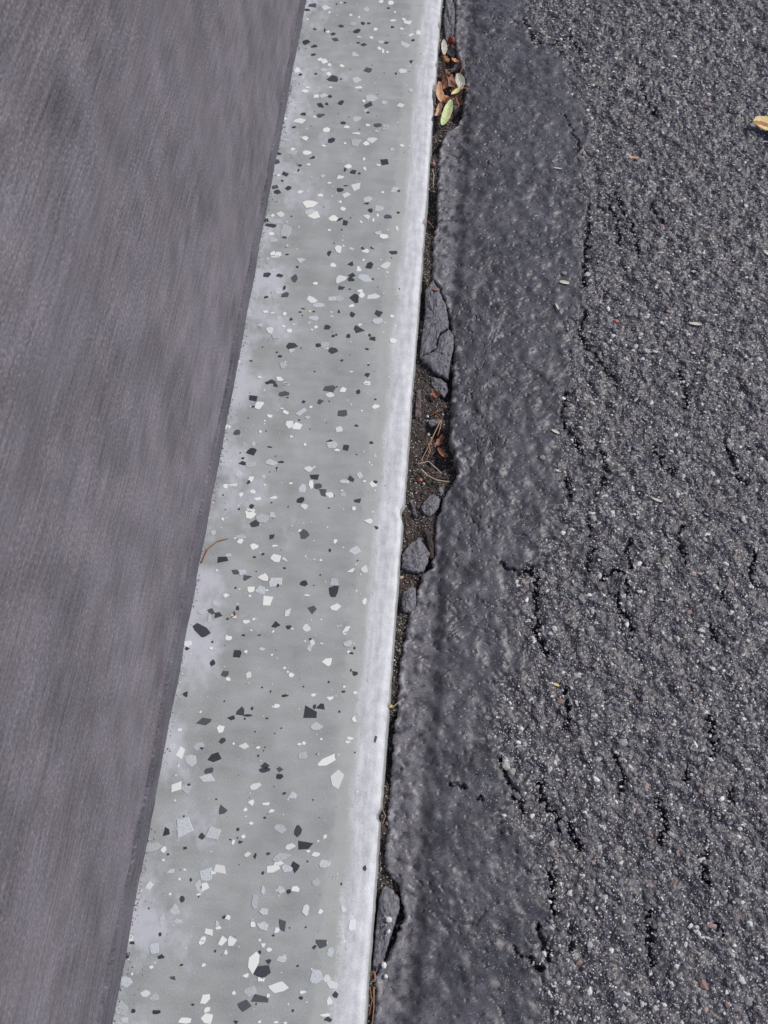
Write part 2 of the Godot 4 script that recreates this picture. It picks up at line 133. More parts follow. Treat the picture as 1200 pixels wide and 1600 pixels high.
const CRACKS: Array = [
	[214, -417, 210, -386, 210, -346, 212, -317, 221, -306, 229, -299],
	[309, -419, 320, -431, 334, -433, 350, -419, 345, -402, 329, -390, 341, -366, 345, -352, 351, -333],
	[293, -514, 297, -471, 287, -449, 288, -428],
	[356, -486, 352, -465, 357, -439],
	[467, -361, 470, -347, 476, -333],
	[490, -428, 490, -413, 492, -396],
	[453, -229, 459, -199, 453, -168],
	[250, -247, 255, -218, 253, -192],
	[302, -930, 290, -886, 292, -859, 309, -839, 330, -807, 343, -789, 352, -770],
	[263, -756, 255, -717, 258, -692, 271, -669, 284, -640],
	[259, -590, 265, -553],
	[402, -661, 416, -632, 432, -608],
	[351, -1191, 367, -1148, 368, -1096],
	[434, -1198, 442, -1171, 454, -1144],
	[315, -1185, 305, -1064, 297, -980],
	[186, -1735, 210, -1657, 248, -1649, 287, -1684, 316, -1625],
	[216, -119, 216, -92, 233, -81, 239, -59],
	[252, -65, 259, -53, 267, -38],
	[229, -9, 231, 36],
	[209, 52, 219, 71, 228, 90],
	[249, 60, 252, 81],
	[473, -131, 474, -110],
	[412, -157, 414, -138],
	[364, -1223, 381, -1174, 396, -1126, 405, -1064],
	[456, -811, 466, -772, 460, -733],
	[527, -665, 533, -618, 546, -596],
	[350, 25, 355, 43, 349, 61, 356, 95],
	[438, 33, 443, 48],
	[375, -108, 381, -77, 376, -53],
	[318, -648, 323, -607, 315, -572],
	[438, -520, 432, -487, 440, -456],
	[548, -485, 536, -453, 545, -422],
	[269, -1430, 287, -1385, 299, -1322],
	[432, -1540, 445, -1482, 465, -1436],
	[317, -162, 326, -133, 322, -108],
	[430, -49, 424, -26, 432, -7],
	[163, -141, 177, -109, 196, -80],
	[90, -106, 116, -100, 138, -88],
	[187, 81, 196, 94, 215, 101],
	[154, -433, 185, -419, 205, -427]]


var rng := RandomNumberGenerator.new()
var noises := {}
var taken := {}
var cracked := {}   # 3 mm cells that a crack runs through

# ---------------------------------------------------------------- helpers
func noise(key: String, seed_value: int, freq: float, octaves := 1, kind := FastNoiseLite.TYPE_SIMPLEX_SMOOTH) -> FastNoiseLite:
	if noises.has(key):
		return noises[key]
	var n := FastNoiseLite.new()
	n.seed = seed_value
	n.noise_type = kind
	n.frequency = freq
	n.fractal_type = FastNoiseLite.FRACTAL_NONE if octaves == 1 else FastNoiseLite.FRACTAL_FBM
	n.fractal_octaves = octaves
	noises[key] = n
	return n

func numbered(called: String) -> String:
	var k: int = taken.get(called, 0)
	taken[called] = k + 1
	return called if k == 0 else "%s_%03d" % [called, k]

func tag(o: Node, label: String, category := "", group := "", kind := "") -> Node:
	o.set_meta("label", label)
	if category: o.set_meta("category", category)
	if group: o.set_meta("group", group)
	if kind: o.set_meta("kind", kind)
	return o

func put(called: String, mesh: Mesh, mat: Material, parent: Node = self, at := Transform3D.IDENTITY) -> MeshInstance3D:
	var o := MeshInstance3D.new()
	o.name = numbered(called) if parent == self else called
	o.mesh = mesh
	o.material_override = mat
	o.transform = at
	parent.add_child(o, true)
	return o

func root_of(called: String, at := Transform3D.IDENTITY) -> Node3D:
	var o := Node3D.new()
	o.name = numbered(called)
	o.transform = at
	add_child(o, true)
	return o

func flat_mat(c: Color, rough := 0.8, spec := 0.4) -> StandardMaterial3D:
	# c holds linear base-colour values
	var m := StandardMaterial3D.new()
	m.albedo_color = c.linear_to_srgb()
	m.roughness = rough
	m.metallic_specular = spec
	m.cull_mode = BaseMaterial3D.CULL_DISABLED
	return m

func tinted_mat(rough := 0.85, spec := 0.4) -> StandardMaterial3D:
	var m := flat_mat(Color.WHITE, rough, spec)
	m.vertex_color_use_as_albedo = true
	return m

func bytes_of(seed_value: int, freq: float, w: int, h: int, octaves := 1, sx := 1, sy := 1, kind := FastNoiseLite.TYPE_SIMPLEX_SMOOTH) -> PackedByteArray:
	var n := FastNoiseLite.new()
	n.seed = seed_value
	n.noise_type = kind
	n.frequency = freq
	n.fractal_type = FastNoiseLite.FRACTAL_NONE if octaves == 1 else FastNoiseLite.FRACTAL_FBM
	n.fractal_octaves = octaves
	var im := n.get_seamless_image(w / sx, h / sy)
	if sx > 1 or sy > 1:
		im.resize(w, h, Image.INTERPOLATE_CUBIC)
	im.convert(Image.FORMAT_L8)
	return im.get_data()

func texture_of(w: int, h: int, format: int, data: PackedByteArray) -> ImageTexture:
	return ImageTexture.create_from_image(Image.create_from_data(w, h, false, format, data))

func along(table: Array[int], z: float) -> float:
	# piecewise linear: table holds z, x pairs in mm, z rising
	var zm := z * 1000.0
	var n := table.size() / 2
	if zm <= table[0]: return table[1] * 0.001
	if zm >= table[n * 2 - 2]: return table[n * 2 - 1] * 0.001
	var lo := 0
	var hi := n - 1
	while hi - lo > 1:
		var mid := (lo + hi) / 2
		if table[mid * 2] <= zm: lo = mid
		else: hi = mid
	var t := (zm - table[lo * 2]) / float(table[hi * 2] - table[lo * 2])
	return lerpf(table[lo * 2 + 1], table[hi * 2 + 1], t) * 0.001

func steps(stops: Array) -> PackedFloat32Array:
	# [start, [end, step], [end, step] ...]
	var out := PackedFloat32Array([stops[0]])
	var at: float = stops[0]
	for k in range(1, stops.size()):
		var n := int(round((stops[k][0] - at) / stops[k][1]))
		for i in n:
			out.append(lerpf(at, stops[k][0], float(i + 1) / n))
		at = stops[k][0]
	return out

func sheet(rows: int, cols: int, pos: PackedVector3Array, colors := PackedColorArray(), uvs := PackedVector2Array(), flip := false) -> ArrayMesh:
	# a grid of rows x cols points with smooth normals
	var normals := PackedVector3Array()
	normals.resize(pos.size())
	for r in rows:
		var r0 := maxi(r - 1, 0) * cols
		var r1 := mini(r + 1, rows - 1) * cols
		var rr := r * cols
		for c in cols:
			var n := (pos[r1 + c] - pos[r0 + c]).cross(pos[rr + mini(c + 1, cols - 1)] - pos[rr + maxi(c - 1, 0)])
			normals[rr + c] = -n.normalized() if flip else n.normalized()
	var index := PackedInt32Array()
	index.resize((rows - 1) * (cols - 1) * 6)
	var k := 0
	for r in rows - 1:
		for c in cols - 1:
			var a := r * cols + c
			var b := a + cols
			if flip:
				index[k] = a; index[k + 1] = b; index[k + 2] = a + 1
				index[k + 3] = a + 1; index[k + 4] = b; index[k + 5] = b + 1
			else:
				index[k] = a; index[k + 1] = a + 1; index[k + 2] = b
				index[k + 3] = a + 1; index[k + 4] = b + 1; index[k + 5] = b
			k += 6
	var arrays := []
	arrays.resize(Mesh.ARRAY_MAX)
	arrays[Mesh.ARRAY_VERTEX] = pos
	arrays[Mesh.ARRAY_NORMAL] = normals
	if colors.size(): arrays[Mesh.ARRAY_COLOR] = colors
	if uvs.size(): arrays[Mesh.ARRAY_TEX_UV] = uvs
	arrays[Mesh.ARRAY_INDEX] = index
	var m := ArrayMesh.new()
	m.add_surface_from_arrays(Mesh.PRIMITIVE_TRIANGLES, arrays)
	return m

func faces(tris: PackedVector3Array, smooth := false, colors := PackedColorArray()) -> ArrayMesh:
	var st := SurfaceTool.new()
	st.begin(Mesh.PRIMITIVE_TRIANGLES)
	st.set_smooth_group(0 if smooth else -1)
	for i in tris.size():
		if colors.size(): st.set_color(colors[i])
		st.add_vertex(tris[i])
	st.index()
	st.generate_normals()
	return st.commit()

func stone_mesh(seed_value: int, flat_share := 1.0) -> ArrayMesh:
	# a cut icosahedron, radius about 0.5
	var r := RandomNumberGenerator.new()
	r.seed = seed_value
	var p: PackedVector3Array = []
	var g := (1.0 + sqrt(5.0)) / 2.0
	for v in [[-1, g, 0], [1, g, 0], [-1, -g, 0], [1, -g, 0], [0, -1, g], [0, 1, g], [0, -1, -g], [0, 1, -g], [g, 0, -1], [g, 0, 1], [-g, 0, -1], [-g, 0, 1]]:
		var q := Vector3(v[0], v[1], v[2]).normalized() * 0.5 * r.randf_range(0.72, 1.12)
		q.y *= flat_share
		p.append(q)
	var tris: PackedVector3Array = []
	for f in [[0, 11, 5], [0, 5, 1], [0, 1, 7], [0, 7, 10], [0, 10, 11], [1, 5, 9], [5, 11, 4], [11, 10, 2], [10, 7, 6], [7, 1, 8], [3, 9, 4], [3, 4, 2], [3, 2, 6], [3, 6, 8], [3, 8, 9], [4, 9, 5], [2, 4, 11], [6, 2, 10], [8, 6, 7], [9, 8, 1]]:
		tris.append_array([p[f[0]], p[f[2]], p[f[1]]])
	return faces(tris)

func many(called: String, mesh: Mesh, mat: Material, where: Array[Transform3D], tints: PackedColorArray, parent: Node) -> MultiMeshInstance3D:
	var mm := MultiMesh.new()
	mm.transform_format = MultiMesh.TRANSFORM_3D
	mm.use_colors = true
	mm.mesh = mesh
	mm.instance_count = where.size()
	for i in where.size():
		mm.set_instance_transform(i, where[i])
		mm.set_instance_color(i, tints[i])
	var o := MultiMeshInstance3D.new()
	o.name = called
	o.multimesh = mm
	o.material_override = mat
	o.set_meta("kind", "stuff")
	parent.add_child(o, true)
	return o

# ---------------------------------------------------------------- shapes of the ground
func kerb_y(x: float) -> float:
	# the kerb's top: flat, then easing down to its worn right-hand arris
	if x < -0.05: return 0.0
	var t := (x + 0.05) / 0.05
	return -0.0028 * t * t - 0.006 * pow(clampf(t, 0.0, 1.0), 14.0)

func edge_x(z: float) -> float:
	return along(EDGE, z) + 0.0042 * noise("edge", 31, 45.0, 4).get_noise_1d(z) + 0.0016 * noise("edge_fine", 37, 240.0, 2).get_noise_1d(z)

func rough_share(x: float, z: float) -> float:
	var d := x - along(ROUGH, z) + 0.03 * noise("rough", 41, 14.0, 3).get_noise_2d(x, z) + 0.012 * noise("rough_fine", 43, 70.0, 2).get_noise_2d(x, z)
	return smoothstep(-0.028, 0.026, d)

func crack_points() -> PackedVector3Array:
	# points about 0.7 mm apart along every crack: x, z, half width
	var out: PackedVector3Array = []
	var wander := noise("wander", 51, 70.0, 3)
	var girth := noise("girth", 53, 60.0, 2)
	for c in CRACKS:
		for i in c.size() / 2 - 1:
			var a := Vector2(c[i * 2], c[i * 2 + 1]) * 0.001
			var b := Vector2(c[i * 2 + 2], c[i * 2 + 3]) * 0.001
			var n := int(a.distance_to(b) / 0.0007) + 1
			for k in n:
				var p := a.lerp(b, float(k) / n)
				var q := p + Vector2(wander.get_noise_2d(p.x, p.y), wander.get_noise_2d(p.y + 9.0, p.x)) * 0.009
				var w := 0.0028 + 0.0027 * girth.get_noise_2d(p.x, p.y)
				w *= lerpf(0.3, 1.0, smoothstep(0.3, 0.7, rough_share(q.x, q.y)))
				if w > 0.0005: out.append(Vector3(q.x, q.y, w))
	return out

func road_y(x: float, z: float, e: float) -> float:
	var r := rough_share(x, z)
	var coarse := noise("coarse", 61, 24.0, 2).get_noise_2d(x, z)
	var lump := noise("lump", 63, 75.0, 2).get_noise_2d(x, z)
	var fine := noise("fine", 67, 210.0, 2).get_noise_2d(x, z)
	var lip := smoothstep(-0.012, 0.012, x - along(LIP, z) + 0.004 * coarse)
	var y := lerpf(-0.0165, -0.0085, lip)
	y += lerpf(0.0034, 0.0056, r) * coarse + lerpf(0.0002 + 0.0009 * smoothstep(-0.3, 0.35, noise("lumpy", 65, 5.0, 2).get_noise_2d(x, z)), 0.0026, r) * lump + lerpf(0.00025, 0.0013, r) * fine
	y -= smoothstep(0.35, 0.62, r) * 0.004
	# pits in the smooth seal
	var pit := noise("pit", 71, 130.0).get_noise_2d(x, z)
	y -= (1.0 - r) * 0.0022 * smoothstep(0.62, 0.8, pit)
	# a few hairline cracks in the seal
	var hair := absf(noise("hair", 73, 9.0, 3).get_noise_2d(x + 7.0, z))
	y -= (1.0 - r) * 0.0025 * (1.0 - smoothstep(0.004, 0.016, hair)) * smoothstep(0.1, 0.3, noise("hair_mask", 79, 6.0).get_noise_2d(x, z))
	# rounded break at the gap
	var d := clampf((x - e) / 0.0045, 0.0, 1.0)
	y -= 0.0032 * (1.0 - d) * (1.0 - d)
	return y

func soil_y(x: float, z: float) -> float:
	return -0.0245 + 0.004 * noise("soil", 81, 26.0, 2).get_noise_2d(x, z) + 0.003 * noise("soil_fine", 83, 150.0, 2).get_noise_2d(x, z) - 0.016 * smoothstep(0.15, 0.5, noise("soil_hole", 87, 9.0).get_noise_2d(x, z))

# ---------------------------------------------------------------- the setting
func build_wall() -> void:
	var w := 2048
	var h := 1024
	var streak := bytes_of(101, 0.16, w, h, 2, 16, 1)
	var fleck := bytes_of(103, 0.40, w, h, 1, 2, 1)
	var broad := bytes_of(104, 0.0035, w, h, 3)
	var scratch := bytes_of(105, 0.3, w, h, 1, 32, 1)
	var grain := bytes_of(107, 0.5, w, h, 1)
	var cloud := bytes_of(109, 0.012, w, h, 4, 1, 1)
	var hue := bytes_of(113, 0.008, w, h, 3)
	var lut: Array[PackedByteArray] = []
	for k in 8:
		var tint := Color(0.182, 0.168, 0.190).lerp(Color(0.187, 0.168, 0.188), k / 7.0) if k > 3 else Color(0.178, 0.168, 0.190).lerp(Color(0.182, 0.168, 0.190), k / 3.0)
		var t := PackedByteArray()
		t.resize(768)
		for f in 256:
			var c := (tint * (0.25 + 1.5 * f / 255.0)).linear_to_srgb()
			t[f * 3] = clampi(int(c.r * 255.0 + 0.5), 0, 255)
			t[f * 3 + 1] = clampi(int(c.g * 255.0 + 0.5), 0, 255)
			t[f * 3 + 2] = clampi(int(c.b * 255.0 + 0.5), 0, 255)
		lut.append(t)
	var rgb := PackedByteArray()
	rgb.resize(w * h * 3)
	var relief := PackedByteArray()
	relief.resize(w * h)
	for i in w * h:
		var s := streak[i] - 128
		var f := fleck[i] - 128
		var v := 112 + (s * 40 + f * 44 + (grain[i] - 128) * 50 + (cloud[i] - 128) * 26 + (broad[i] - 128) * 34 + (scratch[i] - 128) * 20) / 128
		if f > 46 and cloud[i] + grain[i] / 2 > 178: v += (f - 46) * 3 / 2
		if scratch[i] > 206 and s > 0: v += (scratch[i] - 206) * 2 / 3
		v = clampi(v, 0, 255)
		var t := lut[hue[i] >> 5]
		rgb[i * 3] = t[v * 3]
		rgb[i * 3 + 1] = t[v * 3 + 1]
		rgb[i * 3 + 2] = t[v * 3 + 2]
		relief[i] = clampi(128 + (s * 50 + f * 80 + (grain[i] - 128) * 30) / 128, 0, 255)
	var mat := StandardMaterial3D.new()
	mat.albedo_texture = texture_of(w, h, Image.FORMAT_RGB8, rgb)
	mat.roughness = 0.72
	mat.metallic_specular = 0.4
	mat.heightmap_enabled = true
	mat.heightmap_texture = texture_of(w, h, Image.FORMAT_L8, relief)
	mat.heightmap_scale = 0.045
	mat.cull_mode = BaseMaterial3D.CULL_DISABLED
	var zs := steps([-14.0, [-2.3, 0.5], [0.5, 0.01], [8.0, 0.5]])
	var ys := steps([0.0008, [0.06, 0.0025], [1.0, 0.01], [2.5, 0.1]])
	var pos: PackedVector3Array = []
	var uvs: PackedVector2Array = []
	for z in zs:
		for y in ys:
			var x := -0.3045 + 0.0016 * noise("trowel", 129, 4.0, 2).get_noise_2d(y * 1.6, z) + 0.0006 * noise("ripple", 131, 40.0, 2).get_noise_2d(y * 1.4, z * 0.25)
			pos.append(Vector3(x, y, z))
			uvs.append(Vector2(z / 2.0, y / 1.0))
	# the dark strip of older coating along the wall's foot, ragged at its top
	var strip: PackedVector3Array = []
	var strip_uv: PackedVector2Array = []
	var share := [-0.06, 0.0, 0.15, 0.35, 0.55, 0.75, 0.9, 0.97, 1.0, 1.03]
	for z in zs:
		var top := 0.032 + 0.010 * noise("base_top", 121, 5.0, 2).get_noise_1d(z) + 0.004 * noise("base_rag", 123, 60.0, 3).get_noise_1d(z) + 0.012 * smoothstep(-0.9, 0.1, z)
		var proud := 0.0035 + 0.0012 * noise("base_proud", 127, 8.0).get_noise_1d(z + 3.0)
		for k in share.size():
			var y: float = maxf(0.0004, top * share[k])
			var out_by := 0.0 if k == share.size() - 1 else proud * (0.7 if k == share.size() - 2 else 1.0)
			strip.append(Vector3(-0.3035 + out_by - (0.004 if k == share.size() - 1 else 0.0) + 0.0009 * noise("base_rough", 133, 90.0, 2).get_noise_2d(y, z), y, z))
			strip_uv.append(Vector2(z / 2.0 + 0.37, y + 0.41))
	var wall := root_of("wall")
	tag(wall, "dark purple grey trowelled wall rising beside the speckled kerb", "wall")
	put("render_coat", sheet(zs.size(), ys.size(), pos, PackedColorArray(), uvs, false), mat, wall)
	var dark_coat: StandardMaterial3D = mat.duplicate()
	dark_coat.albedo_color = Color(0.83, 0.84, 0.85)
	dark_coat.roughness = 0.85
	var foot := put("base_strip", sheet(zs.size(), share.size(), strip, PackedColorArray(), strip_uv, false), dark_coat, wall)
	foot.set_meta("label", "darker ragged strip of coating along the wall's foot")
	var core := BoxMesh.new()
	core.size = Vector3(0.24, 2.498, 22.0)
	put("core", core, flat_mat(Color(0.2, 0.19, 0.19), 0.9), wall, Transform3D(Basis(), Vector3(-0.432, 1.2505, -3.0)))
	var coping := BoxMesh.new()
	coping.size = Vector3(0.32, 0.06, 22.0)
	put("coping", coping, flat_mat(Color(0.3, 0.29, 0.29), 0.9), wall, Transform3D(Basis(), Vector3(-0.43, 2.532, -3.0)))

func build_kerb() -> void:
	# cement paste, its bleached skin along the arris and the lime bloom along the wall
	var w := 340
	var h := 2048
	var length := 2.6
	var soft := bytes_of(201, 0.012, w, h, 3)
	var brush := bytes_of(203, 0.05, w, h, 3, 4, 1)
	var grain := bytes_of(207, 0.5, w, h)
	var bloom := bytes_of(209, 0.008, w, h, 4)
	var bloom_fine := bytes_of(211, 0.06, w, h, 3)
	var wander := bytes_of(213, 0.010, w, h, 3)
	var streaks := bytes_of(215, 0.09, w, h, 3, 1, 8)
	var pores := bytes_of(217, 0.22, w, h, 2)
	var to_srgb := PackedByteArray()
	to_srgb.resize(1024)
	for i in 1024:
		to_srgb[i] = clampi(int(Color(i / 1023.0, 0, 0).linear_to_srgb().r * 255.0 + 0.5), 0, 255)
	var rgb := PackedByteArray()
	rgb.resize(w * h * 3)
	var relief := PackedByteArray()
	relief.resize(w * h)
	for j in h:
		for i in w:
			var k := j * w + i
			var x := -0.34 + 0.001 * i
			var g := grain[k] / 255.0 - 0.5
			var fine := bloom_fine[k] / 255.0 - 0.5
			var tone := 0.35 + 0.11 * (soft[k] / 255.0 - 0.5) + 0.07 * (brush[k] / 255.0 - 0.5) + 0.10 * g
			var shift := (bloom_fine[k] + brush[k]) / 510.0 - 0.5
			var cr := tone * (0.975 + 0.03 * shift)
			var cg := tone * (1.0 - 0.02 * shift)
			var cb := tone * (0.966 + 0.12 * shift)
			# lime bloom beside the wall
			var b := (bloom[k] / 255.0 - 0.30) * 2.4 - (x + 0.285) / 0.075 * 0.8 + fine * 0.7 + g * 0.25
			b = clampf(b, 0.0, 1.0) * 0.85
			cr = lerpf(cr, 0.55, b)
			cg = lerpf(cg, 0.55, b)
			cb = lerpf(cb, 0.585, b)
			# greenish paste, then the white skin along the arris
			var d := -x + (wander[k] / 255.0 - 0.5) * 0.012
			var s1 := smoothstep(0.068, 0.060, d + fine * 0.014 + g * 0.014) * 0.5
			cr = lerpf(cr, 0.46, s1)
			cg = lerpf(cg, 0.475, s1)
			cb = lerpf(cb, 0.43, s1)
			var s2 := smoothstep(0.0425, 0.0365, d + fine * 0.012 + g * 0.016)
			var skin := 0.56 + 0.18 * fine + 0.18 * g + 0.2 * (streaks[k] / 255.0 - 0.5)
			cr = lerpf(cr, skin * 0.985, s2)
			cg = lerpf(cg, skin * 0.985, s2)
			cb = lerpf(cb, skin * 1.0, s2)
			# open pores, most of them where the skin has worn thin
			var p := pores[k]
			var limit := 42 if d < 0.075 and d > 0.02 else 27
			if p < limit:
				var q := clampf((limit - p) / 26.0, 0.0, 1.0) * 0.75
				cr = lerpf(cr, 0.13, q)
				cg = lerpf(cg, 0.13, q)
				cb = lerpf(cb, 0.12, q)
			rgb[k * 3] = to_srgb[clampi(int(cr * 1023.0), 0, 1023)]
			rgb[k * 3 + 1] = to_srgb[clampi(int(cg * 1023.0), 0, 1023)]
			rgb[k * 3 + 2] = to_srgb[clampi(int(cb * 1023.0), 0, 1023)]
			relief[k] = clampi(150 + int(60.0 * fine + 50.0 * g) - (80 if p < limit else 0), 0, 255)
	var mat := StandardMaterial3D.new()
	mat.albedo_texture = texture_of(w, h, Image.FORMAT_RGB8, rgb)
	mat.roughness = 0.62
	mat.metallic_specular = 0.4
	mat.heightmap_enabled = true
	mat.heightmap_texture = texture_of(w, h, Image.FORMAT_L8, relief)
	mat.heightmap_scale = 0.02
	mat.cull_mode = BaseMaterial3D.CULL_DISABLED
	var zs := steps([-14.0, [-2.3, 0.5], [0.5, 0.005], [8.0, 0.5]])
	var xs := PackedFloat32Array([-0.34, -0.25, -0.15, -0.08, -0.05, -0.04, -0.03, -0.022, -0.015, -0.010, -0.007, -0.0045, -0.0025, -0.001, 0.0])
	var pos: PackedVector3Array = []
	var uvs: PackedVector2Array = []
	for z in zs:
		var wear := 0.0008 * noise("wear", 221, 12.0, 3).get_noise_1d(z) - 0.004 * smoothstep(0.45, 0.62, noise("wear_chip", 225, 18.0, 2).get_noise_1d(z)) + 0.0005 * noise("wear_fine", 223, 90.0, 2).get_noise_1d(z)
		for x in xs:
			var t := smoothstep(-0.05, 0.0, x)
			pos.append(Vector3(x + wear * t, kerb_y(x) + 0.0004 * noise("top", 227, 20.0).get_noise_2d(x, z), z))
			uvs.append(Vector2((x + 0.34) / 0.34 * 0.998, z / length))
		for s in [[0.0012, -0.0115, 0.62], [0.0022, -0.016, 0.6], [0.0035, -0.024, 0.58], [0.005, -0.04, 0.56], [0.006, -0.09, 0.54]]:
			pos.append(Vector3(s[0] + wear + 0.0006 * noise("face", 229, 70.0, 2).get_noise_2d(s[1] * 3.0, z), s[1], z))
			uvs.append(Vector2(s[2], z / length))
	var kerb := put("kerb", sheet(zs.size(), xs.size() + 5, pos, PackedColorArray(), uvs, false), mat)
	tag(kerb, "pale grey terrazzo kerb with black and white stone chips and white arris", "", "", "structure")
	build_chips(kerb)

func chip_outline(i: int, along_mm: float, across_mm: float) -> PackedVector2Array:
	var r := RandomNumberGenerator.new()
	r.seed = 7000 + i * 17
	var n := r.randi_range(4, 7)
	var pts: PackedVector2Array = []
	var a0 := r.randf() * TAU
	for k in n:
		var a := a0 + (k + r.randf_range(-0.38, 0.38)) * TAU / n
		var q := r.randf_range(0.62, 1.1)
		pts.append(Vector2(cos(a), sin(a)) * q)
	# stretch to the chip's own box
	var lo := Vector2(9, 9)
	var hi := Vector2(-9, -9)
	for p in pts:
		lo = lo.min(p)
		hi = hi.max(p)
	for k in n:
		pts[k] = ((pts[k] - lo) / (hi - lo) - Vector2(0.5, 0.5)) * Vector2(along_mm, across_mm) * 1.1
	return pts

func chip_tris(outline: PackedVector2Array, turn: float, x: float, z: float, y0: float, local: bool) -> PackedVector3Array:
	var tris: PackedVector3Array = []
	var top: PackedVector3Array = []
	var rim: PackedVector3Array = []
	var low: PackedVector3Array = []
	for p in outline:
		var q := p.rotated(-turn)
		var inner := q * 0.96
		var yb := 0.0 if local else y0
		top.append(Vector3((0.0 if local else x) + inner.x, yb + 0.00055 + kerb_y(x + inner.x) - kerb_y(x), (0.0 if local else z) + inner.y))
		rim.append(Vector3((0.0 if local else x) + q.x, yb + 0.00035 + kerb_y(x + q.x) - kerb_y(x), (0.0 if local else z) + q.y))
		low.append(rim[-1] - Vector3(0, 0.004, 0))
	var c := Vector3.ZERO
	for p in top: c += p / top.size()
	var n := top.size()
	for k in n:
		var j := (k + 1) % n
		tris.append_array([c, top[k], top[j], top[k], rim[k], rim[j], top[k], rim[j], top[j], rim[k], low[k], low[j], rim[k], low[j], rim[j]])
	return tris

func build_chips(kerb: Node3D) -> void:
	var speck := NoiseTexture2D.new()
	speck.width = 256
	speck.height = 256
	speck.seamless = true
	speck.noise = noise("chip_speck", 241, 0.09, 4)
	var ramp := Gradient.new()
	ramp.offsets = PackedFloat32Array([0.15, 0.45, 0.8])
	ramp.colors = PackedColorArray([Color(0.86, 0.86, 0.86), Color(0.95, 0.95, 0.95), Color(1, 1, 1)])
	speck.color_ramp = ramp
	var mats: Array = [[], [], []]
	for c in [Color(0.045, 0.045, 0.054), Color(0.062, 0.062, 0.07), Color(0.10, 0.10, 0.11)]: mats[0].append(flat_mat(c, 0.45, 0.5))
	for c in [Color(0.82, 0.81, 0.75), Color(0.76, 0.76, 0.73), Color(0.68, 0.68, 0.65)]: mats[1].append(flat_mat(c, 0.4, 0.5))
	for c in [Color(0.58, 0.60, 0.60), Color(0.64, 0.65, 0.65), Color(0.50, 0.52, 0.52), Color(0.60, 0.635, 0.645)]: mats[2].append(flat_mat(c, 0.45, 0.5))
	for row in mats:
		for m in row:
			if row == mats[1]: break
			m.albedo_texture = speck
			m.uv1_triplanar = true
			m.uv1_world_triplanar = true
			m.uv1_scale = Vector3(14, 14, 14)
	for i in CHIPS.size() / 6:
		var x := CHIPS[i * 6] * 0.001
		var z := CHIPS[i * 6 + 1] * 0.001
		var tone := CHIPS[i * 6 + 5]
		var outline := chip_outline(i, CHIPS[i * 6 + 2] * 0.0001, CHIPS[i * 6 + 3] * 0.0001)
		var mesh := faces(chip_tris(outline, deg_to_rad(CHIPS[i * 6 + 4]), x, z, 0.0, true))
		put("stone_chip", mesh, mats[tone][i % mats[tone].size()], kerb, Transform3D(Basis(), Vector3(x, kerb_y(x), z)))
	var tris: PackedVector3Array = []
	var cols: PackedColorArray = []
	var tones := [Color(0.045, 0.045, 0.052), Color(0.8, 0.79, 0.76), Color(0.52, 0.54, 0.54)]
	for i in SMALL_CHIPS.size() / 6:
		var x := SMALL_CHIPS[i * 6] * 0.001
		var z := SMALL_CHIPS[i * 6 + 1] * 0.001
		var t := chip_tris(chip_outline(900 + i, SMALL_CHIPS[i * 6 + 2] * 0.0001, SMALL_CHIPS[i * 6 + 3] * 0.0001), deg_to_rad(SMALL_CHIPS[i * 6 + 4]), x, z, kerb_y(x), false)
		tris.append_array(t)
		for k in t.size(): cols.append(tones[SMALL_CHIPS[i * 6 + 5]])
	rng.seed = 251
	for i in 800:   # crumbs of stone in the paste, and the kerb's run beyond the picture
		var x := rng.randf_range(-0.3, -0.03)
		var z := rng.randf_range(-2.3, 0.5)
		var far_off := z < -1.85 or z > 0.24
		var s := rng.randf_range(0.001, 0.0035) * (2.6 if far_off and rng.randf() < 0.5 else 1.0)
		var t := chip_tris(chip_outline(3000 + i, s, s * rng.randf_range(0.5, 1.0)), rng.randf() * TAU, x, z, kerb_y(x) - 0.0002, false)
		tris.append_array(t)
		var c: Color = tones[0 if rng.randf() < 0.3 else (1 if rng.randf() < 0.6 else 2)]
		for k in t.size(): cols.append(c)
	var crumbs := put("small_stone_chips", faces(tris, false, cols), tinted_mat(0.5, 0.5), kerb)
	crumbs.set_meta("kind", "stuff")
	# sand and grit that has gathered in the corner under the wall
	rng.seed = 261
	var where: Array[Transform3D] = []
	var tints: PackedColorArray = []
	for i in 2600:
		var z := rng.randf_range(-2.0, 0.4)
		var heap := noise("heap", 263, 7.0, 2).get_noise_1d(z)
		if rng.randf() > 0.35 + heap: continue
		var x := -0.3 + absf(rng.randfn(0.0, 0.0035)) + (rng.randf() * 0.03 if rng.randf() < 0.1 else 0.0)
		var s := rng.randf_range(0.0008, 0.0022)
		where.append(Transform3D(Basis(Vector3.UP, rng.randf() * TAU).scaled_local(Vector3.ONE * s), Vector3(x, s * 0.25, z)))
		var v := rng.randf_range(0.06, 0.5)
		tints.append(Color(v, v * 0.96, v * 0.9))
	many("corner_grit", stone_mesh(265, 0.8), tinted_mat(0.8, 0.4), where, tints, kerb)

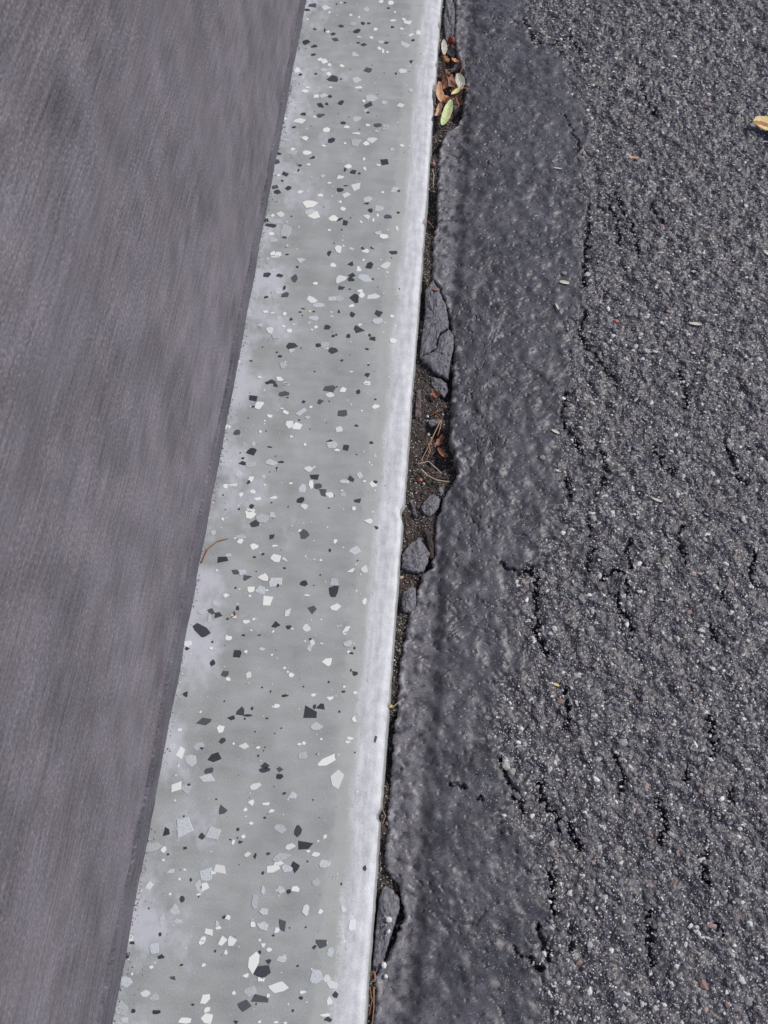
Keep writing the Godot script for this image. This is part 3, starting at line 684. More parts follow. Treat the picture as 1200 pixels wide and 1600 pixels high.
func build_road() -> void:
	var zs := steps([-40.0, [-8.0, 2.0], [-2.6, 0.18], [-1.98, 0.02], [0.3, 0.0022], [0.8, 0.02], [4.0, 0.2], [20.0, 2.0]])
	var us := steps([0.0, [0.012, 0.0015], [0.75, 0.0022], [1.1, 0.02], [4.0, 0.2], [40.0, 3.0]])
	var pos: PackedVector3Array = []
	var cols: PackedColorArray = []
	var nu := us.size() + 2
	pos.resize(zs.size() * nu)
	cols.resize(zs.size() * nu)
	var mottle := noise("mottle", 301, 60.0, 3)
	var mottle2 := noise("mottle2", 303, 9.0, 3)
	var dust_and_light := noise("dust_and_light", 307, 45.0, 3)
	var gritty := noise("gritty", 311, 330.0, 2)
	var wisps := noise("wisps", 315, 26.0, 5)
	var sand := noise("sand", 317, 16.0, 4)
	var k := 0
	for z in zs:
		var e := edge_x(z)
		var lipx := along(LIP, z)
		var base := 0.012
		for c in nu:
			var x: float
			var y: float
			if c < 2:
				x = e + (0.006 if c == 0 else 0.0005)
				y = -0.075 if c == 0 else -0.034
			else:
				var u := us[c - 2]
				x = lerpf(e, base, smoothstep(0.0, 0.16, u)) + u
				y = road_y(x, z, e)
			pos[k] = Vector3(x, y, z)
			var r := rough_share(x, z)
			var m := mottle.get_noise_2d(x, z)
			var g := gritty.get_noise_2d(x, z)
			var wisp := wisps.get_noise_2d(x, z)
			var seal := Color(0.096, 0.091, 0.104) * (1.0 + 0.25 * m + 0.5 * mottle2.get_noise_2d(x, z) + 0.3 * g)
			seal = seal.lerp(Color(0.24, 0.232, 0.25), clampf(wisp * 1.1 - 0.08 + 0.5 * g + 0.3 * m, 0.0, 0.5))
			# pale grit worn into the broken lip, plus caught light painted in
			var on_lip := (1.0 - smoothstep(-0.008, 0.006, x - lipx + 0.012 * m + 0.006 * g)) * smoothstep(-0.35, 0.1, dust_and_light.get_noise_2d(x, z) + 0.1)
			var rim := (1.0 - smoothstep(0.004, 0.011, x - e + 0.006 * m)) * smoothstep(-0.2, 0.2, dust_and_light.get_noise_2d(x + 3.0, z))  # narrow highlight along the break, painted into the seal colour
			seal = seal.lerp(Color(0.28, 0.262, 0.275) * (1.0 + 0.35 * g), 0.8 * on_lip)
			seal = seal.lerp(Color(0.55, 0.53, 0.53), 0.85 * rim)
			var binder := Color(0.070, 0.063, 0.074) * (1.0 + 0.5 * m + 0.7 * g)
			binder = binder.lerp(Color(0.25, 0.22, 0.19), clampf(sand.get_noise_2d(x, z) * 1.3 - 0.15 + 0.6 * g, 0.0, 0.5))
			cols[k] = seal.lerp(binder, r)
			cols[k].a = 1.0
			k += 1
	# open the cracks in the sheet
	for p in crack_points():
		cracked[Vector2i(floori(p.x / 0.003), floori(p.y / 0.003))] = true
		var row := zs.bsearch(p.y)
		for r in range(maxi(row - 4, 0), mini(row + 5, zs.size())):
			var lo := 2
			var hi := nu - 1
			while hi - lo > 1:
				var mid := (lo + hi) / 2
				if pos[r * nu + mid].x < p.x: lo = mid
				else: hi = mid
			for c in range(maxi(lo - 3, 2), mini(lo + 5, nu)):
				var v := pos[r * nu + c]
				var off := Vector2(v.x - p.x, v.z - p.y).length() / p.z
				if off < 1.4:
					var floor_y := -0.024 + 0.014 * smoothstep(0.35, 1.4, off)
					pos[r * nu + c].y = minf(v.y, maxf(floor_y, v.y - 0.011 * (1.0 - smoothstep(0.35, 1.4, off))))
	var grain := NoiseTexture2D.new()
	grain.width = 512
	grain.height = 512
	grain.seamless = true
	grain.noise = noise("road_grain", 313, 0.32, 2)
	var ramp := Gradient.new()
	ramp.offsets = PackedFloat32Array([0.2, 0.5, 0.85])
	ramp.colors = PackedColorArray([Color(0.66, 0.66, 0.66), Color(0.85, 0.85, 0.85), Color(1, 1, 1)])
	grain.color_ramp = ramp
	var mat := tinted_mat(0.46, 0.5)
	mat.albedo_texture = grain
	mat.uv1_triplanar = true
	mat.uv1_world_triplanar = true
	mat.uv1_scale = Vector3(2.6, 2.6, 2.6)
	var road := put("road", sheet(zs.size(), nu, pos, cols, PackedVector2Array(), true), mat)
	tag(road, "dark asphalt road with a smooth sealed strip along its broken edge", "", "", "structure")
	scatter_stones(road)

func stone_tint(pale: float) -> Color:
	var q := rng.randf()
	if q < pale:
		var v := rng.randf_range(0.28, 0.72)
		return Color(v, v * 0.985, v * rng.randf_range(0.88, 0.99))
	if q < pale + 0.035:
		var v := rng.randf_range(0.22, 0.4)
		return Color(v, v * 0.7, v * 0.62)
	var d := rng.randf_range(0.05, 0.20)
	return Color(d, d * 0.94, d * rng.randf_range(0.98, 1.1))

func scatter_stones(road: Node3D) -> void:
	rng.seed = 401
	var shapes: Array = []
	for i in 4: shapes.append(stone_mesh(410 + i, 0.75))
	var mat := tinted_mat(0.6, 0.5)
	var where: Array = [[], [], [], []]
	var tints: Array = [PackedColorArray(), PackedColorArray(), PackedColorArray(), PackedColorArray()]
	# grit: most of it in the open asphalt, a little pressed into the seal
	for i in 330000:
		var z := rng.randf_range(-2.0, 0.32)
		var x := rng.randf_range(0.02, 0.62 - 0.13 * z)
		var keep := rng.randf()
		var q := rng.randf()
		var r := rough_share(x, z)
		var e := along(EDGE, z)
		if x < e + 0.012: continue
		var strip := smoothstep(0.0, 0.05, x - along(LIP, z) - 0.02) * (0.10 + 0.3 * smoothstep(0.12, 0.02, along(ROUGH, z) - x))
		if keep > maxf(r, strip): continue
		if cracked.has(Vector2i(floori(x / 0.003), floori(z / 0.003))): continue
		var s := lerpf(0.0011, 0.0025, q * q)
		if r > 0.5:
			if keep < 0.15: s = rng.randf_range(0.0028, 0.0048)
			if keep < 0.035: s = rng.randf_range(0.005, 0.0095)
		else:
			s = lerpf(0.0009, 0.0019, q)
		var y := road_y(x, z, e)
		var b := Basis(Vector3.UP, rng.randf() * TAU).rotated(Vector3.RIGHT, rng.randf_range(-0.3, 0.3)).scaled_local(Vector3(s * rng.randf_range(0.9, 1.6), s * 0.55, s * rng.randf_range(0.7, 1.1)))
		var k := i % 4
		where[k].append(Transform3D(b, Vector3(x, y + s * (0.02 if s < 0.003 else -0.09), z)))
		var c := stone_tint((0.33 if s < 0.003 else 0.17) if r > 0.5 else 0.2)
		tints[k].append(c if r > 0.5 else c.lerp(Color(0.1, 0.095, 0.11), 0.45))
	for k in 4:
		var w: Array[Transform3D] = []
		w.assign(where[k])
		many("grit", shapes[k], mat, w, tints[k], road)
	# the larger stones, one by one
	var face_grain: Texture2D = (road as MeshInstance3D).material_override.albedo_texture
	var mats: Array = []
	for c in [Color(0.5, 0.49, 0.45), Color(0.36, 0.355, 0.34), Color(0.25, 0.245, 0.245), Color(0.18, 0.175, 0.18), Color(0.62, 0.6, 0.55), Color(0.36, 0.24, 0.21), Color(0.13, 0.13, 0.14)]:
		var m := flat_mat(c, 0.7, 0.4)
		m.albedo_texture = face_grain
		m.uv1_triplanar = true
		m.uv1_world_triplanar = true
		m.uv1_scale = Vector3(3.1, 3.1, 3.1)
		mats.append(m)
	var meshes: Array = []
	for i in 8: meshes.append(stone_mesh(430 + i, 0.8))
	var placed := 0
	# the ones that stand out: x, z, size (mm), tone
	var marked := [[356, -913, 13, 9], [345, -850, 12, 0], [396, -886, 15, 4], [384, -855, 16, 4], [168, -137, 17, 4], [178, -130, 15, 0], [245, -230, 14, 5], [402, -845, 16, 4], [440, -865, 12, 0], [500, -1010, 13, 0], [395, -1330, 12, 4], [418, -1480, 11, 4], [470, -1210, 14, 3], [310, -845, 16, 6], [305, -1010, 15, 4], [262, -1008, 14, 1], [330, -180, 15, 0], [520, 60, 15, 5], [415, 104, 17, 5], [442, 122, 14, 5], [470, 118, 18, 1], [280, -385, 19, 1], [290, -340, 15, 1], [330, -290, 14, 2], [300, -520, 13, 0], [220, -620, 12, 1]]
	var red := flat_mat(Color(0.55, 0.17, 0.13), 0.7)
	for m in marked:
		var x: float = m[0] * 0.001
		var z: float = m[1] * 0.001
		var s: float = m[2] * 0.001
		var mt: Material = red if m[3] == 9 else mats[m[3]]
		put("stone", meshes[placed % 8], mt, road, Transform3D(Basis(Vector3.UP, rng.randf() * TAU).scaled_local(Vector3(s, s * 0.55, s * rng.randf_range(0.6, 0.9))), Vector3(x, road_y(x, z, along(EDGE, z)) + s * 0.03, z)))
		placed += 1
	while placed < 290:
		var x := rng.randf_range(0.1, 0.74)
		var z := rng.randf_range(-1.8, 0.25)
		if rough_share(x, z) < 0.7 or x > 0.53 - 0.13 * z: continue
		var s := rng.randf_range(0.0065, 0.012) * (1.0 - 0.15 * z)
		put("stone", meshes[placed % 8], mats[[0, 1, 1, 2, 2, 3, 3, 5, 6][rng.randi_range(0, 8)]], road, Transform3D(Basis(Vector3.UP, rng.randf() * TAU).scaled_local(Vector3(s, s * 0.5, s * rng.randf_range(0.45, 0.8))), Vector3(x, road_y(x, z, along(EDGE, z)) - s * 0.08, z)))
		placed += 1

func build_soil() -> void:
	var zs := steps([-4.0, [-2.1, 0.1], [0.4, 0.003], [2.0, 0.1]])
	var n := 26
	var pos: PackedVector3Array = []
	var cols: PackedColorArray = []
	var tone := noise("soil_tone", 501, 40.0, 3)
	for z in zs:
		var e := along(EDGE, z) + 0.012
		for c in n:
			var x := lerpf(-0.002, e, float(c) / (n - 1))
			pos.append(Vector3(x, soil_y(x, z), z))
			cols.append(Color(0.06, 0.047, 0.041) * (1.0 + 0.6 * tone.get_noise_2d(x, z)))
			cols[-1].a = 1.0
	var soil := put("soil", sheet(zs.size(), n, pos, cols, PackedVector2Array(), true), tinted_mat(0.95, 0.3))
	tag(soil, "dark gritty soil packed into the open joint beside the kerb", "", "", "structure")
	rng.seed = 511
	var shapes := [stone_mesh(521, 0.85), stone_mesh(522, 0.8), stone_mesh(523, 0.9)]
	var where: Array = [[], [], []]
	var tints: Array = [PackedColorArray(), PackedColorArray(), PackedColorArray()]
	for i in 26000:
		var z := rng.randf_range(-2.0, 0.35)
		var e := along(EDGE, z)
		var x := lerpf(0.002, e + 0.004, rng.randf())
		if rng.randf() > (e + 0.004) / 0.06: continue
		var s := rng.randf_range(0.0011, 0.0026) * (2.0 if rng.randf() < 0.05 else 1.0)
		var k := i % 3
		where[k].append(Transform3D(Basis(Vector3(rng.randf(), rng.randf(), rng.randf()).normalized(), rng.randf() * TAU).scaled_local(Vector3.ONE * s), Vector3(x, soil_y(x, z) + s * 0.2, z)))
		var q := rng.randf()
		var v := rng.randf_range(0.04, 0.22)
		var c := Color(v, v * 0.86, v * 0.78)
		if q < 0.22:
			v = rng.randf_range(0.28, 0.6)
			c = Color(v, v * 0.95, v * 0.86)
		elif q < 0.26:
			v = rng.randf_range(0.12, 0.3)
			c = Color(v, v * 0.5, v * 0.36)
		tints[k].append(c)
	for k in 3:
		var w: Array[Transform3D] = []
		w.assign(where[k])
		many("soil_grains", shapes[k], tinted_mat(0.8, 0.4), w, tints[k], soil)

# ---------------------------------------------------------------- loose things
func slab(outline_mm: Array[int], y_top: float, thick: float, dome: float, seed_value: int, tilt_x := 0.0, tilt_z := 0.0) -> Array:
	# a broken piece of seal: [mesh about its middle, where it lies]
	var pts: PackedVector2Array = []
	for i in outline_mm.size() / 2: pts.append(Vector2(outline_mm[i * 2], outline_mm[i * 2 + 1]) * 0.001)
	var mid := Vector2.ZERO
	for p in pts: mid += p / pts.size()
	var rim: PackedVector2Array = []
	var nf := FastNoiseLite.new()
	nf.seed = seed_value
	nf.frequency = 120.0
	nf.fractal_octaves = 3
	for i in pts.size():
		var a := pts[i] - mid
		var b := pts[(i + 1) % pts.size()] - mid
		var n := maxi(2, int(a.distance_to(b) / 0.002))
		for k in n:
			var q := a.lerp(b, float(k) / n)
			rim.append(q * (1.0 + 0.07 * nf.get_noise_2d(q.x, q.y)))
	var rings := [[0.9, -thick], [1.0, -thick * 0.7], [1.02, -0.0035], [0.985, -0.0012], [0.94, 0.0]]
	for k in 12: rings.append([0.9 * (1.0 - k / 11.0), 0.0])
	var n := rim.size()
	var pos: PackedVector3Array = []
	var cols: PackedColorArray = []
	for r in rings.size():
		for k in n + 1:
			var q: Vector2 = rim[k % n] * rings[r][0]
			var y: float = rings[r][1]
			if r >= 3: y += dome * (1.0 - rings[r][0] * rings[r][0]) + 0.0030 * nf.get_noise_2d(q.x * 0.6 + 3.0, q.y * 0.6) + 0.0013 * nf.get_noise_2d(q.x * 2.2, q.y * 2.2)
			y += tilt_x * q.x + tilt_z * q.y
			pos.append(Vector3(q.x, y, q.y))
			var g := nf.get_noise_2d(q.x * 1.6 + 9.0, q.y * 1.6)
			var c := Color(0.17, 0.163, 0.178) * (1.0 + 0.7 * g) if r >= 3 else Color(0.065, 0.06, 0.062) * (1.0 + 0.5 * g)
			c.a = 1.0
			cols.append(c)
	return [sheet(rings.size(), n + 1, pos, cols, PackedVector2Array(), false), Vector3(mid.x, y_top, mid.y)]

func leaf(length: float, width: float, curl: float, fold: float, tip := 1.0, ragged := 0.0, seed_value := 1) -> ArrayMesh:
	# lies along -z from its base at z = +length / 2; folded along the midrib, curled along its length
	var r := RandomNumberGenerator.new()
	r.seed = seed_value
	var rows := 13
	var cols := 7
	var pos: PackedVector3Array = []
	for i in rows:
		var t := float(i) / (rows - 1)
		var half := width * 0.5 * pow(sin(PI * clampf(t * 0.94 + 0.03, 0.0, 1.0)), 0.62 * tip) * (1.0 + ragged * r.randf_range(-1.0, 0.5))
		for c in cols:
			var s := float(c) / (cols - 1) * 2.0 - 1.0
			var y := fold * absf(s) * half + curl * pow(2.0 * t - 1.0, 2.0) * length + ragged * 0.0012 * r.randf_range(-1.0, 1.0)
			pos.append(Vector3(s * half + 0.05 * width * sin(t * 4.0), y, (0.5 - t) * length))
	return sheet(rows, cols, pos, PackedColorArray(), PackedVector2Array(), false)

func rod(points: PackedVector3Array, r0: float, r1: float) -> ArrayMesh:
	var sides := 6
	var pos: PackedVector3Array = []
	var curve := Curve3D.new()
	for i in points.size():
		var a := points[maxi(i - 1, 0)]
		var b := points[mini(i + 1, points.size() - 1)]
		curve.add_point(points[i], -(b - a) * 0.16, (b - a) * 0.16)
	var n := points.size() * 6
	var total := curve.get_baked_length()
	for i in n:
		var t := float(i) / (n - 1)
		var p := curve.sample_baked(total * t)
		var d := (curve.sample_baked(minf(total * t + 0.001, total)) - curve.sample_baked(maxf(total * t - 0.001, 0.0))).normalized()
		var u := d.cross(Vector3(0.3, 1.0, 0.2)).normalized()
		var v := d.cross(u)
		var rr := lerpf(r0, r1, t) * (0.25 if i == 0 or i == n - 1 else 1.0)
		for s in sides + 1:
			var a := TAU * s / sides
			pos.append(p + (u * cos(a) + v * sin(a)) * rr)
	return sheet(n, sides + 1, pos, PackedColorArray(), PackedVector2Array(), true)

func lay(at: Vector3, turn := 0.0, pitch := 0.0, roll := 0.0) -> Transform3D:
	return Transform3D(Basis.from_euler(Vector3(deg_to_rad(pitch), deg_to_rad(turn), deg_to_rad(roll))), at)

func leaf_mat(c: Color, c2: Color, seed_value: int) -> StandardMaterial3D:
	var m := flat_mat(Color.WHITE, 0.6, 0.4)
	var t := NoiseTexture2D.new()
	t.width = 128
	t.height = 128
	t.seamless = true
	var n := FastNoiseLite.new()
	n.seed = seed_value
	n.frequency = 0.03
	n.fractal_octaves = 4
	t.noise = n
	var g := Gradient.new()
	g.offsets = PackedFloat32Array([0.25, 0.75])
	g.colors = PackedColorArray([c.linear_to_srgb(), c2.linear_to_srgb()])
	t.color_ramp = g
	m.albedo_texture = t
	m.uv1_triplanar = true
	m.uv1_scale = Vector3(25, 25, 25)
	m.backlight_enabled = true
	m.backlight = Color(0.25, 0.22, 0.15)
	return m

func build_fragments() -> void:
	var mat := tinted_mat(0.75, 0.45)
	var rows := [
		[PIECE_A, -0.018, 0.014, 0.002, "narrow upright sliver of grey asphalt standing in the joint behind the leaf litter"],
		[PIECE_B1, -0.0135, 0.016, 0.003, "long upper half of the cracked grey asphalt slab in the joint"],
		[PIECE_B2, -0.0135, 0.016, 0.003, "broad lower half of the cracked grey asphalt slab in the joint"],
		[PIECE_B3, -0.022, 0.012, 0.002, "dark sunken asphalt lump under the cracked slab's lower end"],
		[PIECE_C, -0.0155, 0.014, 0.004, "rounded grey asphalt lump resting against the kerb beside a dark bark strip"],
		[PIECE_D, -0.018, 0.013, 0.003, "small pitted asphalt lump wedged in the narrowing joint"],
		[PIECE_E, -0.021, 0.014, 0.004, "long dark asphalt splinter with two white pebbles on it"],
		[PIECE_F, -0.020, 0.012, 0.003, "wedge shaped asphalt lump below the tangle of needles"],
		[PIECE_G, -0.023, 0.009, 0.002, "tiny dark asphalt crumb beside the wedge shaped lump"],
		[PIECE_H, -0.022, 0.007, 0.001, "thin grey asphalt flake lying under the pine needles"]]
	for i in rows.size():
		var made := slab(rows[i][0], rows[i][1], rows[i][2], rows[i][3], 601 + i)
		var o := put("asphalt_fragment", made[0], mat, self, Transform3D(Basis(), made[1]))
		tag(o, rows[i][4], "fragment", "broken asphalt pieces in the joint")
		var tops: PackedVector3Array = (made[0] as ArrayMesh).surface_get_arrays(0)[Mesh.ARRAY_VERTEX]
		rng.seed = 660 + i
		var where: Array[Transform3D] = []
		var tints: PackedColorArray = []
		for k in 240:
			var v := tops[rng.randi_range(tops.size() * 5 / 16, tops.size() - 1)]
			if rng.randf() < 0.25 + 0.9 * noise("crumb", 667, 90.0).get_noise_2d(v.x, v.z):
				var sz := rng.randf_range(0.0008, 0.0022)
				where.append(Transform3D(Basis(Vector3.UP, rng.randf() * TAU).scaled_local(Vector3.ONE * sz), v + Vector3(0, sz * 0.2, 0)))
				var q := rng.randf_range(0.05, 0.42)
				tints.append(Color(q, q * 0.9, q * 0.82))
		if where.size(): many("soil_crumbs", stone_mesh(669, 0.8), tinted_mat(0.85, 0.4), where, tints, o)

func build_litter() -> void:
	var brown := leaf_mat(Color(0.16, 0.06, 0.035), Color(0.42, 0.19, 0.11), 701)
	var tan := leaf_mat(Color(0.5, 0.26, 0.14), Color(0.72, 0.46, 0.3), 703)
	var pale := leaf_mat(Color(0.5, 0.5, 0.38), Color(0.72, 0.71, 0.58), 705)
	var lime := leaf_mat(Color(0.42, 0.5, 0.2), Color(0.68, 0.72, 0.38), 707)
	var yellow := leaf_mat(Color(0.72, 0.55, 0.2), Color(0.82, 0.68, 0.35), 709)
	var orange := leaf_mat(Color(0.36, 0.13, 0.05), Color(0.58, 0.28, 0.12), 711)
	var dark := leaf_mat(Color(0.02, 0.02, 0.022), Color(0.06, 0.058, 0.06), 713)
	var cream := leaf_mat(Color(0.5, 0.45, 0.34), Color(0.66, 0.62, 0.52), 717)
	var clump := "leaf litter caught in the joint"
	# x, y, z, length, width, curl, fold, turn, pitch, roll, material, ragged, label
	var leaves := [
		[0.028, -0.003, -1.402, 0.074, 0.021, 0.06, 0.35, -14, 6, -12, lime, 0.03, "lime green leaf on top of the litter in the joint"],
		[0.027, -0.010, -1.513, 0.066, 0.036, 0.10, -0.3, 8, -4, 10, brown, 0.14, "curled brown leaf in the middle of the litter clump"],
		[0.009, -0.006, -1.462, 0.056, 0.019, 0.14, 0.5, 4, 8, -20, tan, 0.18, "torn tan leaf leaning on the kerb's white arris"],
		[0.012, -0.010, -1.412, 0.050, 0.013, 0.16, 0.5, -8, -6, 10, tan, 0.2, "narrow tan leaf tail beside the lime green leaf"],
		[0.053, -0.003, -1.502, 0.048, 0.022, 0.05, 0.2, 12, 4, 14, pale, 0.05, "pale grey green leaf lying against the road edge"],
		[0.046, 0.002, -1.464, 0.030, 0.014, 0.08, 0.3, -42, 4, 10, yellow, 0.05, "small yellow leaf tip over the litter clump"],
		[0.030, -0.007, -1.456, 0.030, 0.022, 0.10, -0.3, 60, 0, 0, orange, 0.16, "crumpled orange leaf behind the lime green leaf"],
		[0.014, -0.008, -1.615, 0.048, 0.015, 0.03, 0.1, 3, 5, -6, cream, 0.08, "cream strip of dry leaf at the clump's far end"],
		[0.021, -0.010, -1.578, 0.024, 0.014, 0.1, 0.2, 20, 0, 0, orange, 0.15, "orange leaf scrap below the cream strip"],
		[0.029, -0.012, -1.605, 0.034, 0.020, 0.05, 0.2, 30, 0, 8, dark, 0.12, "blackened leaf scrap beside the cream strip"],
		[0.043, -0.010, -1.552, 0.040, 0.016, 0.08, 0.3, -25, 0, 10, dark, 0.15, "blackened narrow leaf along the road edge"],
		[0.055, -0.005, -1.438, 0.030, 0.014, 0.25, 0.6, 28, 0, 12, brown, 0.2, "small curled brown leaf tucked under the yellow tip"],
		[0.041, -0.020, -0.733, 0.022, 0.013, 0.25, 0.6, 25, 0, 0, brown, 0.2, "rust brown curled leaf below the cracked asphalt slab"],
		[0.052, -0.021, -0.642, 0.028, 0.012, 0.2, 0.6, -30, 0, 8, brown, 0.2, "dark brown leaf curl under the long needle"],
		[0.058, -0.022, -0.622, 0.024, 0.011, 0.2, 0.5, 40, 0, 0, brown, 0.2, "short brown leaf curl in the joint's dark corner"]]
	for i in leaves.size():
		var a: Array = leaves[i]
		var o := put("fallen_leaf", leaf(a[3] * 0.92, a[4] * 0.9, a[5] * 1.3, a[6] * 1.4, 1.0, a[11] + 0.06, 720 + i), a[10], self, lay(Vector3(a[0], a[1], a[2]), a[7], a[8], a[9]))
		tag(o, a[12], "leaf", clump)
		if a[3] > 0.045:
			var rib: PackedVector3Array = []
			for k in 6:
				var t := k / 5.0
				rib.append(Vector3(0.045 * a[4] * sin(t * 4.0), a[5] * 1.3 * pow(2.0 * t - 1.0, 2.0) * a[3] * 0.92 + 0.0003, (0.5 - t) * a[3] * 0.92))
			put("midrib", rod(rib, 0.0007, 0.0003), cream, o)
	rng.seed = 745
	for i in 16:
		var z := rng.randf_range(-1.63, -1.40)
		var x := rng.randf_range(0.012, along(EDGE, z) - 0.006)
		var o := put("leaf_crumb", leaf(rng.randf_range(0.010, 0.022), rng.randf_range(0.006, 0.012), 0.2, 0.5, 0.8, 0.25, 900 + i), [brown, brown, dark, orange][i % 4], self, lay(Vector3(x, -0.016 + rng.randf() * 0.006, z), rng.randf() * 360.0, rng.randf_range(-20, 20), rng.randf_range(-25, 25)))
		tag(o, "small torn leaf crumb between the leaves caught in the joint", "leaf crumb", "leaf crumbs between the caught leaves")
	# on the road
	var big := root_of("fallen_leaf", lay(Vector3(0.680, 0.0, -1.418), 62, 0, 6))
	tag(big, "yellow and brown leaf lying flat on the open asphalt", "leaf")
	put("blade", leaf(0.062, 0.036, 0.05, 0.14, 0.8, 0.02, 751), yellow, big)
	put("withered_half", leaf(0.056, 0.017, 0.05, 0.10, 0.7, 0.04, 752), orange, big, lay(Vector3(-0.0085, 0.0012, 0.0), 0, 0, 0))
	put("midrib", rod(PackedVector3Array([Vector3(0, 0.003, 0.036), Vector3(0.0006, 0.0014, 0.01), Vector3(0.001, 0.0016, -0.02)]), 0.0007, 0.0003), brown, big)
	var flakes := [
		[0.494, -0.916, 0.026, 0.008, 84, cream, "white bark flake on the asphalt beyond the red stone"],
		[0.242, -0.670, 0.017, 0.007, 62, cream, "cream leaf flake at the seal's ragged border"],
		[0.407, -1.320, 0.024, 0.008, 88, tan, "beige wood flake on the far asphalt"],
		[0.255, -1.273, 0.020, 0.004, 80, cream, "thin pale flake on the sealed strip"],
		[0.239, -0.254, 0.011, 0.005, 70, yellow, "orange yellow splinter beside the reddish brown stone"],
		[0.640, -1.086, 0.022, 0.009, 40, pale, "pale green flake on the asphalt below the yellow leaf"],
		[0.262, -0.985, 0.021, 0.010, 78, pale, "pale grey flake pressed into the sealed strip"],
		[0.248, -0.928, 0.018, 0.005, 20, cream, "short straw coloured splinter on the sealed strip"],
		[0.402, -0.560, 0.020, 0.005, 70, cream, "slim cream splinter in the middle of the asphalt"]]
	for i in flakes.size():
		var f: Array = flakes[i]
		var y := road_y(f[0], f[1], along(EDGE, f[1]))
		var o := put("plant_flake", leaf(f[2] * 0.85, f[3] * 0.8, 0.03, 0.25, 0.8, 0.15, 760 + i), f[5], self, lay(Vector3(f[0], y + 0.0025, f[1]), f[4], 0, 3))
		tag(o, f[6], "flake", "dry plant flakes on the asphalt")
	# needles, roots and straws
	var straw := flat_mat(Color(0.42, 0.25, 0.14), 0.6)
	var rust := flat_mat(Color(0.3, 0.12, 0.055), 0.6)
	var thin := flat_mat(Color(0.55, 0.45, 0.3), 0.6)
	var needles := [
		[rust, 0.0011, [[-298, 1, -392], [-292, 2, -416], [-279, 2, -430], [-263, 1, -436]], "reddish brown pine needle lying on the kerb beside the wall"],
		[rust, 0.0010, [[-236, 1, -322], [-233, 2, -316], [-240, 1, -312]], "tiny orange needle stub on the kerb"],
		[straw, 0.0010, [[53, -14, -683], [45, -16, -662], [34, -18, -630], [24, -19, -605]], "long tan needle slanting across the joint's soil"],
		[straw, 0.0009, [[54, -14, -683], [52, -16, -668], [49, -19, -655]], "short tan needle forking from the long one"],
		[thin, 0.0010, [[20, -17, -598], [36, -13, -602], [48, -14, -592], [58, -18, -585]], "arched pale straw above the red chip"],
		[thin, 0.0011, [[24, -18, -590], [36, -15, -577], [52, -12, -568], [72, -11, -566]], "pale straw reaching to the road edge"],
		[straw, 0.0008, [[34, -19, -640], [38, -14, -622], [33, -18, -608]], "looped tan root over the soil"],
		[rust, 0.0009, [[36, -19, -700], [46, -14, -694], [56, -17, -688]], "rust coloured needle beside the asphalt flake"],
		[rust, 0.0008, [[34, -20, -692], [44, -15, -698], [52, -19, -704]], "rust coloured stub crossing another needle"],
		[rust, 0.0010, [[54, -4, -1570], [58, -1, -1552], [52, -4, -1530], [57, -3, -1508]], "reddish twig along the road side of the litter"],
		[straw, 0.0008, [[50, -6, -1576], [60, -2, -1566], [57, -4, -1548]], "hooked straw beside the reddish twig"],
		[straw, 0.0007, [[52, -2, -1482], [60, 1, -1490], [70, -3, -1496]], "fine straw poking out over the asphalt by the pale leaf"],
		[straw, 0.0007, [[50, -2, -1474], [62, 2, -1478], [74, -3, -1484]], "second fine straw poking out over the asphalt"],
		[rust, 0.0009, [[22, -9, -1545], [30, -4, -1540], [42, -6, -1548]], "brown stalk across the curled brown leaf"],
		[thin, 0.0008, [[8, -19, -1264], [12, -16, -1245], [12, -19, -1215]], "white thread of root in the narrow far joint"],
		[rust, 0.0012, [[6, -20, -1128], [13, -17, -1116], [19, -20, -1110]], "brown twig bit in the narrow joint"],
		[rust, 0.0009, [[4, -18, -980], [12, -15, -974], [17, -17, -962]], "orange needle bit above the cracked slab"],
		[thin, 0.0009, [[6, -18, -203], [15, -12, -211], [23, -10, -216]], "yellow flower stalk crossing the joint"],
		[straw, 0.0007, [[2, -21, -70], [8, -17, -60], [5, -20, -48]], "curled straw in the lower joint"],
		[straw, 0.0009, [[2, -19, 124], [9, -14, 122], [10, -15, 132], [4, -18, 134]], "curled tan root at the splinter's tip"],
		[rust, 0.0008, [[4, -21, 140], [8, -15, 152], [6, -18, 168]], "rust coloured root running down the joint"],
		[straw, 0.0007, [[9, -20, 138], [11, -15, 160], [10, -19, 185]], "tan root running down the joint"],
		[thin, 0.0007, [[492, -6, -1446], [499, -4, -1430], [505, -6, -1412]], "grey straw lying on the far asphalt"]]
	for a in needles:
		var pts: PackedVector3Array = []
		var b: Array = a[2][0]
		for p in a[2]: pts.append(Vector3(p[0] - b[0], p[1] - b[1], p[2] - b[2]) * 0.001)
		var o := put("needle", rod(pts, a[1], a[1] * 0.6), a[0], self, Transform3D(Basis(), Vector3(b[0], b[1], b[2]) * 0.001))
		tag(o, a[3], "needle", "needles and straws")
	# berry, husk, chips of wood, pebbles
	var berry := root_of("berry", lay(Vector3(0.029, -0.010, -1.645), 20, 15))
	tag(berry, "dried red brown berry at the far end of the leaf litter", "berry")
	var ball := SphereMesh.new()
	ball.radius = 0.0085
	ball.height = 0.015
	ball.radial_segments = 20
	ball.rings = 10
	put("fruit", ball, leaf_mat(Color(0.12, 0.02, 0.015), Color(0.3, 0.07, 0.05), 781), berry)
	put("calyx", leaf(0.006, 0.005, 0.2, 0.4, 1.0, 0.3, 783), brown, berry, lay(Vector3(0, 0.0075, 0.001)))
	var husk := put("seed_husk", stone_mesh(791, 0.5), flat_mat(Color(0.26, 0.16, 0.12), 0.7), self, lay(Vector3(0.030, -0.0095, -0.955), 10).scaled_local(Vector3(0.016, 0.006, 0.009)))
